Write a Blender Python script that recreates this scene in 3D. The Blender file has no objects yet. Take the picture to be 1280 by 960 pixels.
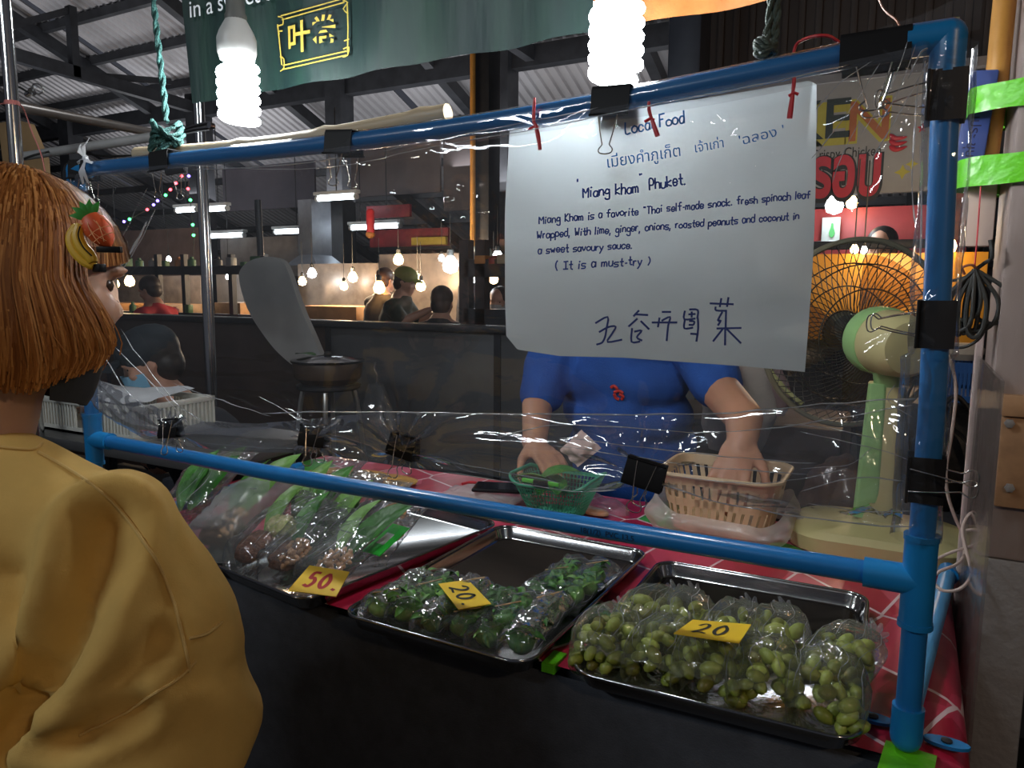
import bpy, bmesh, math, random
from mathutils import Vector, Matrix, Euler, noise
R = math.radians; PI = math.pi
rnd = random.Random(7)
sc = bpy.context.scene
COL = sc.collection
# ------------------------------------------------------------------ camera, world, light, exposure
# metres; X runs along the counter to the right, Y away behind the counter, Z up; the foot of the blue frame's right post is (0, 0, T)
T = 0.85
FPX = 930.0
PITCH, ROLL, YAW = math.atan(120 / 930), R(0.35), R(28.3)
CAM = Vector((-0.023, -0.907, 1.37))
cd = bpy.data.cameras.new('camera'); cam = bpy.data.objects.new('camera', cd); COL.objects.link(cam)
cd.sensor_width = 36.0; cd.lens = 36.0 * FPX / 1280; cd.clip_start = 0.02; cd.clip_end = 200
cam.matrix_world = (Matrix.Translation(CAM) @ Matrix.Rotation(YAW, 4, 'Z') @ Matrix.Rotation(-PITCH, 4, 'X')
                    @ Matrix.Rotation(R(90), 4, 'X') @ Matrix.Rotation(ROLL, 4, 'Z'))
sc.camera = cam
w = bpy.data.worlds.new('night'); sc.world = w; w.use_nodes = True
w.node_tree.nodes['Background'].inputs[0].default_value = (0.75, 0.8, 1.0, 1)
w.node_tree.nodes['Background'].inputs[1].default_value = 0.05
sc.view_settings.view_transform = 'Standard'; sc.view_settings.look = 'None'
sc.view_settings.exposure = 0.15; sc.view_settings.gamma = 1.0; sc.view_settings.use_curve_mapping = False
sc.cycles.use_denoising = True
sc.cycles.transparent_max_bounces = 32; sc.cycles.max_bounces = 8
sc.cycles.caustics_reflective = False; sc.cycles.caustics_refractive = False
sc.cycles.sample_clamp_indirect = 4.0
def lamp(name, kind, loc, power, col, size=0.1, aim=None, sy=None):
    l = bpy.data.lights.new(name, kind); l.energy = power; l.color = col
    o = bpy.data.objects.new(name, l); COL.objects.link(o); o.location = loc
    if kind == 'AREA':
        l.size = size
        if sy: l.shape = 'RECTANGLE'; l.size_y = sy
    elif kind == 'POINT': l.shadow_soft_size = size
    if aim is not None:
        o.rotation_euler = (Vector(aim) - Vector(loc)).to_track_quat('-Z', 'Y').to_euler()
    return o
WARM, COOL, NEUT = (1.0, 0.72, 0.45), (0.86, 0.94, 1.0), (1.0, 0.9, 0.78)
# camera-side lights: warm bulb read off the shirt and column, others added as fill
lamp('aisle_front_fill', 'AREA', (-1.9, -2.6, 2.9), 20, COOL, 1.3, (-0.6, 0.0, 1.1), 0.12)
lamp('aisle_point_light', 'POINT', (1.35, -1.45, 2.25), 22, WARM, 0.05)
lamp('aisle_point_light', 'POINT', (-2.3, -2.0, 2.4), 3.5, NEUT, 0.05)
# unseen fill added: a point for the oval board, upward lights for the roof
lamp('stall_point_light', 'POINT', (-2.1, 1.35, 2.4), 10, COOL, 0.05)
for hx, hy, hp in ((-12, 5.0, 95), (-13, 9.5, 75), (-7.5, 9.0, 60), (-4.0, 8.6, 45), (-3.0, 12.5, 35)): lamp('roof_fill', 'AREA', (hx, hy, 3.0), hp, (0.95, 0.96, 1.0), 4.0, (hx, hy + 1.5, 7.0), 1.0)

def ray(x, y):
    u, v = (x - 640) / FPX, -(y - 480) / FPX
    c, s = math.cos(ROLL), math.sin(ROLL); u, v = c * u - s * v, s * u + c * v
    d = (u, math.cos(PITCH) + v * math.sin(PITCH), -math.sin(PITCH) + v * math.cos(PITCH))
    c, s = math.cos(YAW), math.sin(YAW)
    return Vector((c * d[0] - s * d[1], s * d[0] + c * d[1], d[2]))
def P(x, y, X=None, Y=None, Z=None, D=None):
    """the place in the scene, at a known distance, that the photograph shows at (x, y)"""
    d = ray(x, y)
    t = (X - CAM.x) / d.x if X is not None else (Y - CAM.y) / d.y if Y is not None else (Z - CAM.z) / d.z if Z is not None else D
    return CAM + d * t

# ------------------------------------------------------------------ materials
MATS = {}
def nt(name):
    m = bpy.data.materials.new(name); m.use_nodes = True; t = m.node_tree
    b = t.nodes['Principled BSDF']; MATS[name] = m
    return m, t, b
def N(t, kind, **k):
    n = t.nodes.new(kind)
    for a, v in k.items():
        if a == 'ins':
            for i, x in v.items(): n.inputs[i].default_value = x
        else: setattr(n, a, v)
    return n
def c4(c): return (*c[:3], 1.0)
def mat(name, col, rough=0.5, metal=0.0, var=0.15, scale=8.0, bump=0.0, bscale=60.0, col2=None, spec=0.5, emit=None, es=0.0,
        stretch=None, alpha=None, sss=0.0, coat=0.0, thr=None):
    """Principled with a noise that varies the colour (var, or towards col2) and an optional fine relief"""
    m, t, b = nt(name); L = t.links
    b.inputs['Roughness'].default_value = rough; b.inputs['Metallic'].default_value = metal
    b.inputs['Specular IOR Level'].default_value = spec
    tc = N(t, 'ShaderNodeTexCoord'); src = tc.outputs['Object']
    if stretch:
        mp = N(t, 'ShaderNodeMapping'); mp.inputs['Scale'].default_value = stretch; L.new(src, mp.inputs[0]); src = mp.outputs[0]
    if col2 is None: col2 = [c * (1 - var) for c in col]; col = [min(1, c * (1 + var * .6)) for c in col]
    nz = N(t, 'ShaderNodeTexNoise', ins={'Scale': scale, 'Detail': 4.0, 'Roughness': .6}); L.new(src, nz.inputs['Vector'])
    rp = N(t, 'ShaderNodeValToRGB'); lo, hi = thr or (.32, .68)
    rp.color_ramp.elements[0].position = lo; rp.color_ramp.elements[1].position = hi
    rp.color_ramp.elements[0].color = c4(col2); rp.color_ramp.elements[1].color = c4(col)
    L.new(nz.outputs[0], rp.inputs[0]); L.new(rp.outputs[0], b.inputs['Base Color'])
    if bump:
        n2 = N(t, 'ShaderNodeTexNoise', ins={'Scale': bscale, 'Detail': 3.0}); L.new(src, n2.inputs['Vector'])
        bp = N(t, 'ShaderNodeBump', ins={'Strength': bump, 'Distance': .01}); L.new(n2.outputs[0], bp.inputs['Height']); L.new(bp.outputs[0], b.inputs['Normal'])
    if emit: b.inputs['Emission Color'].default_value = c4(emit); b.inputs['Emission Strength'].default_value = es
    if sss: b.inputs['Subsurface Weight'].default_value = sss; b.inputs['Subsurface Radius'].default_value = (.02, .008, .004)
    if coat: b.inputs['Coat Weight'].default_value = coat
    return m
def film(name, gloss=0.08, edge=0.55, rough=0.06, milk=0.02, milkcol=(.9, .95, 1), bump=0.25, bscale=14.0, tint=(1, 1, 1), stretch=None):
    """thin clear plastic: mostly see-through, glossy at a glance, a touch of milk"""
    m, t, b = nt(name); L = t.links; t.nodes.remove(b); out = t.nodes['Material Output']
    tr = N(t, 'ShaderNodeBsdfTransparent'); tr.inputs[0].default_value = c4(tint)
    gl = N(t, 'ShaderNodeBsdfGlossy', ins={'Roughness': rough}); df = N(t, 'ShaderNodeBsdfDiffuse'); df.inputs[0].default_value = c4(milkcol)
    tl = N(t, 'ShaderNodeBsdfTranslucent'); tl.inputs[0].default_value = c4(milkcol)
    ad = N(t, 'ShaderNodeMixShader', ins={0: .5}); L.new(df.outputs[0], ad.inputs[1]); L.new(tl.outputs[0], ad.inputs[2])
    tc = N(t, 'ShaderNodeTexCoord'); src = tc.outputs['Object']
    if stretch:
        mp = N(t, 'ShaderNodeMapping'); mp.inputs['Scale'].default_value = stretch; L.new(src, mp.inputs[0]); src = mp.outputs[0]
    nz = N(t, 'ShaderNodeTexNoise', ins={'Scale': bscale, 'Detail': 3.0, 'Distortion': .6}); L.new(src, nz.inputs['Vector'])
    bp = N(t, 'ShaderNodeBump', ins={'Strength': bump, 'Distance': .02}); L.new(nz.outputs[0], bp.inputs['Height']); L.new(bp.outputs[0], gl.inputs['Normal'])
    lw = N(t, 'ShaderNodeLayerWeight', ins={'Blend': .25}); L.new(bp.outputs[0], lw.inputs['Normal'])
    mr = N(t, 'ShaderNodeMapRange', ins={'To Min': gloss, 'To Max': edge}); L.new(lw.outputs['Fresnel'], mr.inputs[0])
    m1 = N(t, 'ShaderNodeMixShader'); L.new(mr.outputs[0], m1.inputs[0]); L.new(tr.outputs[0], m1.inputs[1]); L.new(gl.outputs[0], m1.inputs[2])
    m2 = N(t, 'ShaderNodeMixShader', ins={0: milk}); L.new(m1.outputs[0], m2.inputs[1]); L.new(ad.outputs[0], m2.inputs[2])
    L.new(m2.outputs[0], out.inputs[0])
    return m
def glow(name, col, s):
    m, t, b = nt(name); t.nodes.remove(b)
    e = N(t, 'ShaderNodeEmission', ins={'Color': c4(col), 'Strength': s}); t.links.new(e.outputs[0], t.nodes['Material Output'].inputs[0])
    return m

# ------------------------------------------------------------------ mesh helpers
def frame_of(d, hint=None):
    d = Vector(d).normalized(); h = Vector(hint) if hint else Vector((0, 0, 1))
    if abs(d.dot(h.normalized())) > .95: h = Vector((1, 0, 0)) if not hint else Vector((0, 1, 0))
    a = h.cross(d).normalized(); return a, d.cross(a).normalized(), d
def smoothpath(pts, k=5, closed=False):
    pts = [Vector(p) for p in pts]; n = len(pts); out = []
    if n < 3: return pts
    for i in range(n if closed else n - 1):
        p0 = pts[(i - 1) % n] if closed or i > 0 else pts[0]; p1 = pts[i]; p2 = pts[(i + 1) % n]
        p3 = pts[(i + 2) % n] if closed or i + 2 < n else pts[-1]
        for j in range(k):
            t = j / k
            out.append(.5 * ((2 * p1) + (p2 - p0) * t + (2 * p0 - 5 * p1 + 4 * p2 - p3) * t * t + (3 * p1 - p0 - 3 * p2 + p3) * t ** 3))
    if not closed: out.append(pts[-1])
    return out
class MB:
    def __init__(s): s.v = []; s.f = []
    def add(s, vs, fs):
        o = len(s.v); s.v += [Vector(v) for v in vs]; s.f += [tuple(i + o for i in f) for f in fs]; return s
    def box(s, lo, hi, bevel=0.0, m=None, seg=2):
        lo, hi = Vector(lo), Vector(hi); c = (lo + hi) / 2; d = hi - lo
        bm = bmesh.new(); bmesh.ops.create_cube(bm, size=1.0)
        bmesh.ops.scale(bm, vec=d, verts=bm.verts)
        if bevel: bmesh.ops.bevel(bm, geom=bm.edges[:], offset=min(bevel, .49 * min(d)), segments=seg, profile=.5, affect='EDGES')
        bm.verts.index_update()
        vs = [(m @ (v.co + c)) if m else v.co + c for v in bm.verts]; fs = [[v.index for v in f.verts] for f in bm.faces]; bm.free()
        return s.add(vs, fs)
    def tube(s, pts, r, n=8, closed=False, caps=True, flat=1.0):
        pts = [Vector(p) for p in pts]; k = len(pts); rr = r if isinstance(r, (list, tuple)) else [r] * k
        vs, fs = [], []; a = None
        for i in range(k):
            d = (pts[(i + 1) % k] - pts[i - 1]) if closed else (pts[min(i + 1, k - 1)] - pts[max(i - 1, 0)])
            if d.length < 1e-9: d = Vector((0, 0, 1))
            d.normalize()
            if a is None: a, b, _ = frame_of(d)
            else:
                a = a - d * a.dot(d)
                if a.length < 1e-6: a, b, _ = frame_of(d)
                a.normalize(); b = d.cross(a)
            for j in range(n):
                q = 2 * PI * j / n; vs.append(pts[i] + a * (rr[i] * math.cos(q)) + b * (rr[i] * flat * math.sin(q)))
        for i in range(k if closed else k - 1):
            for j in range(n):
                i2 = (i + 1) % k; fs.append((i * n + j, i * n + (j + 1) % n, i2 * n + (j + 1) % n, i2 * n + j))
        if caps and not closed: fs.append(tuple(range(n - 1, -1, -1))); fs.append(tuple((k - 1) * n + j for j in range(n)))
        return s.add(vs, fs)
    def lathe(s, prof, c=(0, 0, 0), n=24, axis=(0, 0, 1), caps=True):
        a, b, d = frame_of(axis); c = Vector(c); vs, fs = [], []; k = len(prof)
        for r, z in prof:
            for j in range(n):
                q = 2 * PI * j / n; vs.append(c + d * z + a * (r * math.cos(q)) + b * (r * math.sin(q)))
        for i in range(k - 1):
            for j in range(n): fs.append((i * n + j, i * n + (j + 1) % n, (i + 1) * n + (j + 1) % n, (i + 1) * n + j))
        if caps: fs.append(tuple(range(n - 1, -1, -1))); fs.append(tuple((k - 1) * n + j for j in range(n)))
        return s.add(vs, fs)
    def ell(s, c, r, n=12, m=None):
        c = Vector(c); r = (r, r, r) if not isinstance(r, (tuple, list)) else r; h = max(4, n // 2 + 1); vs, fs = [], []
        for i in range(1, h):
            th = PI * i / h
            for j in range(n):
                q = 2 * PI * j / n; vs.append(Vector((r[0] * math.sin(th) * math.cos(q), r[1] * math.sin(th) * math.sin(q), r[2] * math.cos(th))))
        vs += [Vector((0, 0, r[2])), Vector((0, 0, -r[2]))]; t0, b0 = len(vs) - 2, len(vs) - 1
        for i in range(h - 2):
            for j in range(n): fs.append((i * n + j, (i + 1) * n + j, (i + 1) * n + (j + 1) % n, i * n + (j + 1) % n))
        for j in range(n): fs.append((t0, j, (j + 1) % n)); fs.append((b0, (h - 2) * n + (j + 1) % n, (h - 2) * n + j))
        if m is not None: vs = [m @ v for v in vs]
        return s.add([v + c for v in vs], fs)
    def cap(s, p0, r0, p1, r1, n=12):
        """a tapered limb segment with round ends"""
        p0, p1 = Vector(p0), Vector(p1); d = p1 - p0; L = max(d.length, 1e-5); h = 4; pr = []
        for i in range(h): q = PI / 2 * i / h; pr.append((r0 * math.sin(q) + 1e-4, -r0 * math.cos(q)))
        pr.append((r0, 0)); pr.append((r1, L))
        for i in range(1, h + 1): q = PI / 2 * i / h; pr.append((r1 * math.cos(q) + 1e-4, L + r1 * math.sin(q)))
        return s.lathe(pr, p0, n, d)
    def limb(s, pts, rs, n=12):
        for i in range(len(pts) - 1): s.cap(pts[i], rs[i], pts[i + 1], rs[i + 1], n)
        return s
    def grid(s, fn, nu, nv, closeu=False):
        vs = [fn(i / (nu if closeu else nu - 1), j / (nv - 1)) for j in range(nv) for i in range(nu)]; fs = []
        for j in range(nv - 1):
            for i in range(nu if closeu else nu - 1):
                i2 = (i + 1) % nu; fs.append((j * nu + i, j * nu + i2, (j + 1) * nu + i2, (j + 1) * nu + i))
        return s.add(vs, fs)
    def rings(s, rings, caps=True):
        n = len(rings[0]); vs = [p for r in rings for p in r]; fs = []
        for i in range(len(rings) - 1):
            for j in range(n): fs.append((i * n + j, i * n + (j + 1) % n, (i + 1) * n + (j + 1) % n, (i + 1) * n + j))
        if caps: fs.append(tuple(range(n - 1, -1, -1))); fs.append(tuple((len(rings) - 1) * n + j for j in range(n)))
        return s.add(vs, fs)
    def prism(s, poly, lo, hi, to=lambda a, b, c: (a, b, c)):
        """a flat outline poly[(a, b)] with thickness lo..hi"""
        n = len(poly); vs = [Vector(to(a, b, lo)) for a, b in poly] + [Vector(to(a, b, hi)) for a, b in poly]
        fs = [tuple(range(n - 1, -1, -1)), tuple(range(n, 2 * n))] + [(i, (i + 1) % n, n + (i + 1) % n, n + i) for i in range(n)]
        return s.add(vs, fs)
    def xf(s, m): s.v = [m @ v for v in s.v]; return s
    def mesh(s, name, smooth=35):
        me = bpy.data.meshes.new(name); me.from_pydata([tuple(v) for v in s.v], [], s.f); me.validate()
        bm = bmesh.new(); bm.from_mesh(me); bmesh.ops.recalc_face_normals(bm, faces=bm.faces); bm.to_mesh(me); bm.free()
        if smooth: me.shade_smooth(); me.set_sharp_from_angle(angle=R(smooth))
        return me
    def obj(s, name, m, parent=None, smooth=35, local=False):
        off = Vector((0, 0, 0))
        if not local:
            if parent: off = wloc(parent)
            else:
                xs = [v.x for v in s.v]; ys = [v.y for v in s.v]; off = Vector(((min(xs) + max(xs)) / 2, (min(ys) + max(ys)) / 2, min(v.z for v in s.v)))
            s.v = [v - off for v in s.v]
        o = bpy.data.objects.new(name, s.mesh(name, smooth)); COL.objects.link(o)
        if m: o.data.materials.append(m)
        if parent: o.parent = parent
        elif not local: o.location = off
        return o
def wloc(o):
    v = Vector((0, 0, 0))
    while o: v += o.location; o = o.parent
    return v
def tag(o, label=None, cat=None, group=None, kind=None):
    for k, v in (('label', label), ('category', cat), ('group', group), ('kind', kind)):
        if v: o[k] = v
    return o
def thing(name, label, cat, loc=(0, 0, 0), rot=(0, 0, 0), group=None):
    o = bpy.data.objects.new(name, None); COL.objects.link(o); o.empty_display_size = .05
    o.location = loc; o.rotation_euler = rot
    return tag(o, label, cat, group)
def dup(root, loc=None, rot=None, label=None, group=None, parent=None):
    r = root.copy(); COL.objects.link(r)
    if parent: r.parent = parent
    if loc is not None: r.location = loc
    if rot is not None: r.rotation_euler = rot
    if label: r['label'] = label
    if group: r['group'] = group
    for ch in list(root.children): dup(ch, parent=r)
    return r
def share(name, me, parent, loc=(0, 0, 0), rot=(0, 0, 0), scale=(1, 1, 1), m=None):
    o = bpy.data.objects.new(name, me); COL.objects.link(o); o.parent = parent; o.location = loc; o.rotation_euler = rot; o.scale = scale
    if m and not me.materials: me.materials.append(m)
    return o
def blob(mb, voxel=.01, it=6, fac=.5, disp=None):
    """melts overlapping closed pieces of mb into one continuous surface"""
    me = bpy.data.meshes.new('tmp'); me.from_pydata([tuple(v) for v in mb.v], [], mb.f)
    bm = bmesh.new(); bm.from_mesh(me); bmesh.ops.recalc_face_normals(bm, faces=bm.faces); bm.to_mesh(me); bm.free()
    o = bpy.data.objects.new('tmp', me); COL.objects.link(o)
    r = o.modifiers.new('r', 'REMESH'); r.mode = 'VOXEL'; r.voxel_size = voxel
    sm = o.modifiers.new('s', 'SMOOTH'); sm.iterations = it; sm.factor = fac
    bpy.context.view_layer.update()
    ev = bpy.data.meshes.new_from_object(o.evaluated_get(bpy.context.evaluated_depsgraph_get()))
    out = MB(); out.v = [v.co.copy() for v in ev.vertices]; out.f = [tuple(p.vertices) for p in ev.polygons]
    if disp: ns = [v.normal.copy() for v in ev.vertices]; out.v = [disp(v, n) for v, n in zip(out.v, ns)]
    bpy.data.objects.remove(o); bpy.data.meshes.remove(me); bpy.data.meshes.remove(ev)
    return out
def textmesh(body, size, depth=0.0, bold=0.0, space=1.0):
    """lettering from the built-in font: an MB in its own plane, x along the line, y up, left end of the baseline at 0"""
    c = bpy.data.curves.new('t', 'FONT'); c.body = body; c.size = size; c.extrude = depth; c.offset = bold; c.space_character = space
    o = bpy.data.objects.new('t', c); COL.objects.link(o); bpy.context.view_layer.update()
    ev = bpy.data.meshes.new_from_object(o.evaluated_get(bpy.context.evaluated_depsgraph_get()))
    out = MB(); out.v = [v.co.copy() for v in ev.vertices]; out.f = [tuple(p.vertices) for p in ev.polygons]
    bpy.data.objects.remove(o); bpy.data.curves.remove(c); bpy.data.meshes.remove(ev)
    return out
def ribbons(strokes, w, to, k=4):
    """pen strokes [(a, b), ...] as narrow flat strips; to(a, b) puts a point on its surface"""
    mb = MB()
    for st in strokes:
        if len(st) == 1: st = [st[0], (st[0][0] + w * .5, st[0][1] - w * .3)]
        p = smoothpath([(a, b, 0) for a, b in st], k); L, Rr = [], []
        for i in range(len(p)):
            d = p[min(i + 1, len(p) - 1)] - p[max(i - 1, 0)]
            if d.length < 1e-9: d = Vector((1, 0, 0))
            d.normalize(); nrm = Vector((-d.y, d.x, 0)) * (w / 2); e = d * (w * .3) * (-1 if i == 0 else 1 if i == len(p) - 1 else 0)
            L.append(to(*(p[i] + nrm + e)[:2])); Rr.append(to(*(p[i] - nrm + e)[:2]))
        n = len(p); mb.add(L + Rr, [(i, i + 1, n + i + 1, n + i) for i in range(n - 1)])
    return mb
# ------------------------------------------------------------------ the materials of the place
black_cloth = mat('black_cloth', (.058, .064, .078), .85, var=.2, scale=30, bump=.15, bscale=400)
concrete = mat('concrete', (.06, .057, .055), .7, var=.3, scale=3, bump=.2)
steel = mat('stainless', (.36, .36, .36), .13, 1.0, var=.06, scale=3, stretch=(1, 12, 1))
chrome = mat('chrome_tube', (.75, .75, .74), .16, 1.0, var=.05)
wire_steel = mat('wire_steel', (.7, .66, .6), .25, 1.0, var=.1)
pvc = mat('blue_pvc', (.012, .16, .44), .28, var=.07, scale=20, coat=.2)
pvc_fit = mat('blue_pvc_fitting', (.01, .2, .5), .33, var=.06, scale=20)
black_metal = mat('clip_black', (.006, .006, .007), .5, var=.1, spec=.25)
dark_steel = mat('dark_painted_steel', (.035, .037, .042), .45, .2, var=.3, scale=5)
roof_zinc = mat('roof_zinc', (.4, .39, .4), .5, .15, var=.25, scale=.7, stretch=(1, .25, 1))
panel_grey = mat('panel_grey', (.1, .103, .108), .42, var=.2, scale=3)
panel_brown = mat('panel_brown', (.075, .05, .04), .4, var=.35, scale=2.2)
wall_mat = mat('hall_wall', (.16, .14, .14), .8, var=.3, scale=1.1)
siding = mat('brown_siding', (.045, .032, .027), .6, var=.25, scale=2, stretch=(1, 1, .1))
wood = mat('bamboo', (.62, .5, .33), .45, var=.2, scale=12, stretch=(.15, 1, 1))
paper = None
clear = film('clear_film', .05, .6, .045, .02, bump=.16, bscale=7, stretch=(1, 1, 2.2))
crease = film('film_fold', .4, .9, .14, .3, bump=.3, bscale=40)
bagfilm = film('bag_film', .1, .75, .08, .055, bump=.4, bscale=26)
bagmilk = film('milky_bag', .07, .65, .14, .15, bump=.4, bscale=24)
fruitbag = film('fruit_bag_film', .07, .7, .12, .085, (.75, .8, .6), bump=.4, bscale=26)
thickbag = film('white_poly_bag', .05, .5, .25, .42, (.88, .84, .8), bump=.6, bscale=18)

# ------------------------------------------------------------------ the hall
tag(MB().box((-30, -6, -.1), (8, 26, 0)).obj('floor', concrete), kind='structure')
# tin roof: falls away from the counter at about 21 degrees; ridged sheets on purlins, rafters and trusses
TANR = .384
def roofz(y): return 8.7 - TANR * y
ROOF = thing('ceiling', 'corrugated tin roof of the market hall on dark steel trusses', None, (0, 0, 0)); tag(ROOF, kind='structure')
def sheet(x0, x1, y0, y1):
    mb = MB(); pit = .18; n = int((x1 - x0) / pit); xs = []
    for i in range(n):
        a = x0 + i * pit; xs += [(a, 0), (a + .06, 0), (a + .085, .04), (a + .135, .04), (a + .16, 0)]
    for x, h in xs: mb.v += [Vector((x, y0, roofz(y0) + h)), Vector((x, y1, roofz(y1) + h))]
    mb.f = [(2 * i, 2 * i + 2, 2 * i + 3, 2 * i + 1) for i in range(len(xs) - 1)]
    return mb
for k in range(7):
    x0 = -29 + k * 5.2
    for y0, y1 in ((-4.5, 3.2), (3.1, 10), (9.9, 17.9)): sheet(x0, x1=x0 + 5.2, y0=y0, y1=y1).obj('roof_sheet', roof_zinc, ROOF, 0)
def beam(p, q, w, h, m=dark_steel, name='beam', par=ROOF):
    p, q = Vector(p), Vector(q); d = (q - p); a, b, c = frame_of(d)
    mb = MB().box((-w / 2, -h / 2, 0), (w / 2, h / 2, d.length)); M4 = Matrix((a, b, c)).transposed().to_4x4(); M4.translation = p
    return mb.xf(M4).obj(name, m, par, 0)
for y in (1.3, 2.15, 3.0, 3.85, 4.7, 5.55, 6.4, 7.25, 8.1, 9.0): beam((-29, y, roofz(y) - .1), (7, y, roofz(y) - .1), .1, .14, name='purlin')
for y in (9.8, 11, 12.2, 13.4, 14.6, 16, 17.4): beam((-29, y, roofz(y) - .1), (7, y, roofz(y) - .1), .1, .14, name='purlin')
for x in (-24, -20.6, -17.2, -13.8, -10.4, -7, -3.6, -.2, 3.2): beam((x, -4, roofz(-4) - .26), (x, 9.1, roofz(9.1) - .26), .16, .2, name='rafter'); beam((x, 9.1, roofz(9.1) - .26), (x, 17.8, roofz(17.8) - .26), .16, .2, name='rafter')
beam((-29, 9.35, 4.75), (7, 9.35, 4.75), .2, .3, name='gutter_beam')
for x in (-12.4, -19.5, -5.2):
    zc = 4.75; beam((x, 0, zc + .3), (x, 9.2, zc), .14, .2, name='truss_chord')
    for y in (1.5, 3.3, 5.1, 6.9): beam((x, y, zc), (x, y, roofz(y) - .2), .12, .14, name='truss_post'); beam((x, y, zc + .05), (x, y + 1.8, roofz(y + 1.8) - .25), .08, .1, name='truss_brace')
for x, y in ((-12.4, 9.3), (-5.7, 9.3), (-2.6, 9.3), (-8.9, 9.3), (-16.5, 9.3)): MB().box((x - .17, y - .17, 0), (x + .17, y + .17, 5)).obj('post', dark_steel, ROOF, 0)
tag(MB().box((-30, 18, 0), (8, 18.2, 5)).obj('wall_back', wall_mat), kind='structure')
tag(MB().box((-30.2, -6, 0), (-30, 18, 9)).obj('wall_left', wall_mat), kind='structure')
# big dark sheets hung high up in the middle of the hall
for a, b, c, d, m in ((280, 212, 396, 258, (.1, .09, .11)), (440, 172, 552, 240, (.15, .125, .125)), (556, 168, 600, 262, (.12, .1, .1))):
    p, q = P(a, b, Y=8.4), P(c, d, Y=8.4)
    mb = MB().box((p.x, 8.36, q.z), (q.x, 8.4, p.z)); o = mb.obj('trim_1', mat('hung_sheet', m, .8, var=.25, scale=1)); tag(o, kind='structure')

# ------------------------------------------------------------------ the counter
def cloth_material():
    m, t, b = nt('red_vinyl'); L = t.links
    tc = N(t, 'ShaderNodeTexCoord'); mp = N(t, 'ShaderNodeMapping'); mp.inputs['Scale'].default_value = (7.0, 5.2, 5.2); mp.inputs['Rotation'].default_value = (0, 0, .35)
    L.new(tc.outputs['Object'], mp.inputs[0])
    v1 = N(t, 'ShaderNodeTexVoronoi', feature='DISTANCE_TO_EDGE', ins={'Randomness': .45, 'Scale': 1.0}); L.new(mp.outputs[0], v1.inputs['Vector'])
    v2 = N(t, 'ShaderNodeTexVoronoi', ins={'Randomness': .45, 'Scale': 1.0}); L.new(mp.outputs[0], v2.inputs['Vector'])
    v3 = N(t, 'ShaderNodeTexVoronoi', ins={'Randomness': .9, 'Scale': 2.2}); L.new(mp.outputs[0], v3.inputs['Vector'])
    rp = N(t, 'ShaderNodeValToRGB'); e = rp.color_ramp.elements; e[0].position = .0; e[0].color = (.40, .012, .04, 1); e[1].position = 1; e[1].color = (.72, .15, .24, 1)
    for p, c in ((.35, (.48, .02, .06, 1)), (.6, (.6, .05, .11, 1)), (.8, (.5, .02, .05, 1))):
        x = e.new(p); x.color = c
    sp = N(t, 'ShaderNodeSeparateColor'); L.new(v3.outputs['Color'], sp.inputs[0]); L.new(sp.outputs[0], rp.inputs[0])
    sp2 = N(t, 'ShaderNodeSeparateColor'); L.new(v2.outputs['Color'], sp2.inputs[0])
    gt = N(t, 'ShaderNodeMath', operation='GREATER_THAN', ins={1: .94}); L.new(sp2.outputs[1], gt.inputs[0])
    mx = N(t, 'ShaderNodeMix', data_type='RGBA'); L.new(gt.outputs[0], mx.inputs['Factor']); L.new(rp.outputs[0], mx.inputs['A']); mx.inputs['B'].default_value = (.06, .32, .05, 1)
    lt = N(t, 'ShaderNodeMath', operation='LESS_THAN', ins={1: .017}); L.new(v1.outputs[0], lt.inputs[0])
    mx2 = N(t, 'ShaderNodeMix', data_type='RGBA'); L.new(lt.outputs[0], mx2.inputs['Factor']); L.new(mx.outputs['Result'], mx2.inputs['A']); mx2.inputs['B'].default_value = (.8, .6, .62, 1)
    L.new(mx2.outputs['Result'], b.inputs['Base Color']); b.inputs['Roughness'].default_value = .32
    return m
vinyl = cloth_material()
TX0, TX1, TY1 = -1.62, .065, .83
tb = thing('stall_table', 'long stall table hung with black cloth, under a red patterned sheet', 'table', (-.78, .4, 0))
MB().box((TX0, .005, T - .05), (TX1 - .01, TY1, T - .012)).obj('table_top', black_cloth, tb)
for x in (TX0 + .06, TX1 - .08):
    for y in (.1, TY1 - .06): MB().box((x - .02, y - .02, 0), (x + .02, y + .02, T - .05)).obj('leg', dark_steel, tb)
def skirt(u, v):
    x = TX0 - .02 + u * (TX1 - TX0 + .01); n = noise.noise((x * 3.1, 0, 0)) * .6 + noise.noise((x * 9, 3, v)) * .3
    return Vector((x, -.016 - .012 * (1 - v) - .018 * (1 - v) * n - .004 * n, T - .014 - (1 - v) * .81))
MB().grid(skirt, 160, 24).obj('black_skirt', black_cloth, tb, 60)
def side(u, v): return Vector((TX0 - .02, -.02 + u * .86, T - .014 - (1 - v) * .8))
MB().grid(side, 12, 4).obj('black_skirt', black_cloth, tb, 60)
# the printed vinyl sheet: lies on the table, rounds over the right edge and hangs down there
def vin(u, v):
    y = -.012 + v * (TY1 + .01); L = (TX1 - TX0); s = u * (L + .42); x = TX0 + min(s, L)
    w = .003 * noise.noise((x * 6, y * 6, 1)); z = T - .004 + .0012 * noise.noise((x * 5, y * 5, 4))
    if s > L - .03:
        q = (s - (L - .03)); a = min(q / .035, PI / 2); x = TX1 - .03 + .035 * math.sin(a); z = T - .004 - .035 * (1 - math.cos(a))
        if q > .035 * PI / 2: z -= q - .035 * PI / 2; x += .014 * math.sin(y * 16) * min(1, (q - .05) * 6) + w
    return Vector((x, y, z))
so = MB().grid(vin, 150, 46).obj('vinyl_sheet', vinyl); tag(so, 'red and pink printed vinyl sheet covering the stall table', 'tablecloth')

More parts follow.
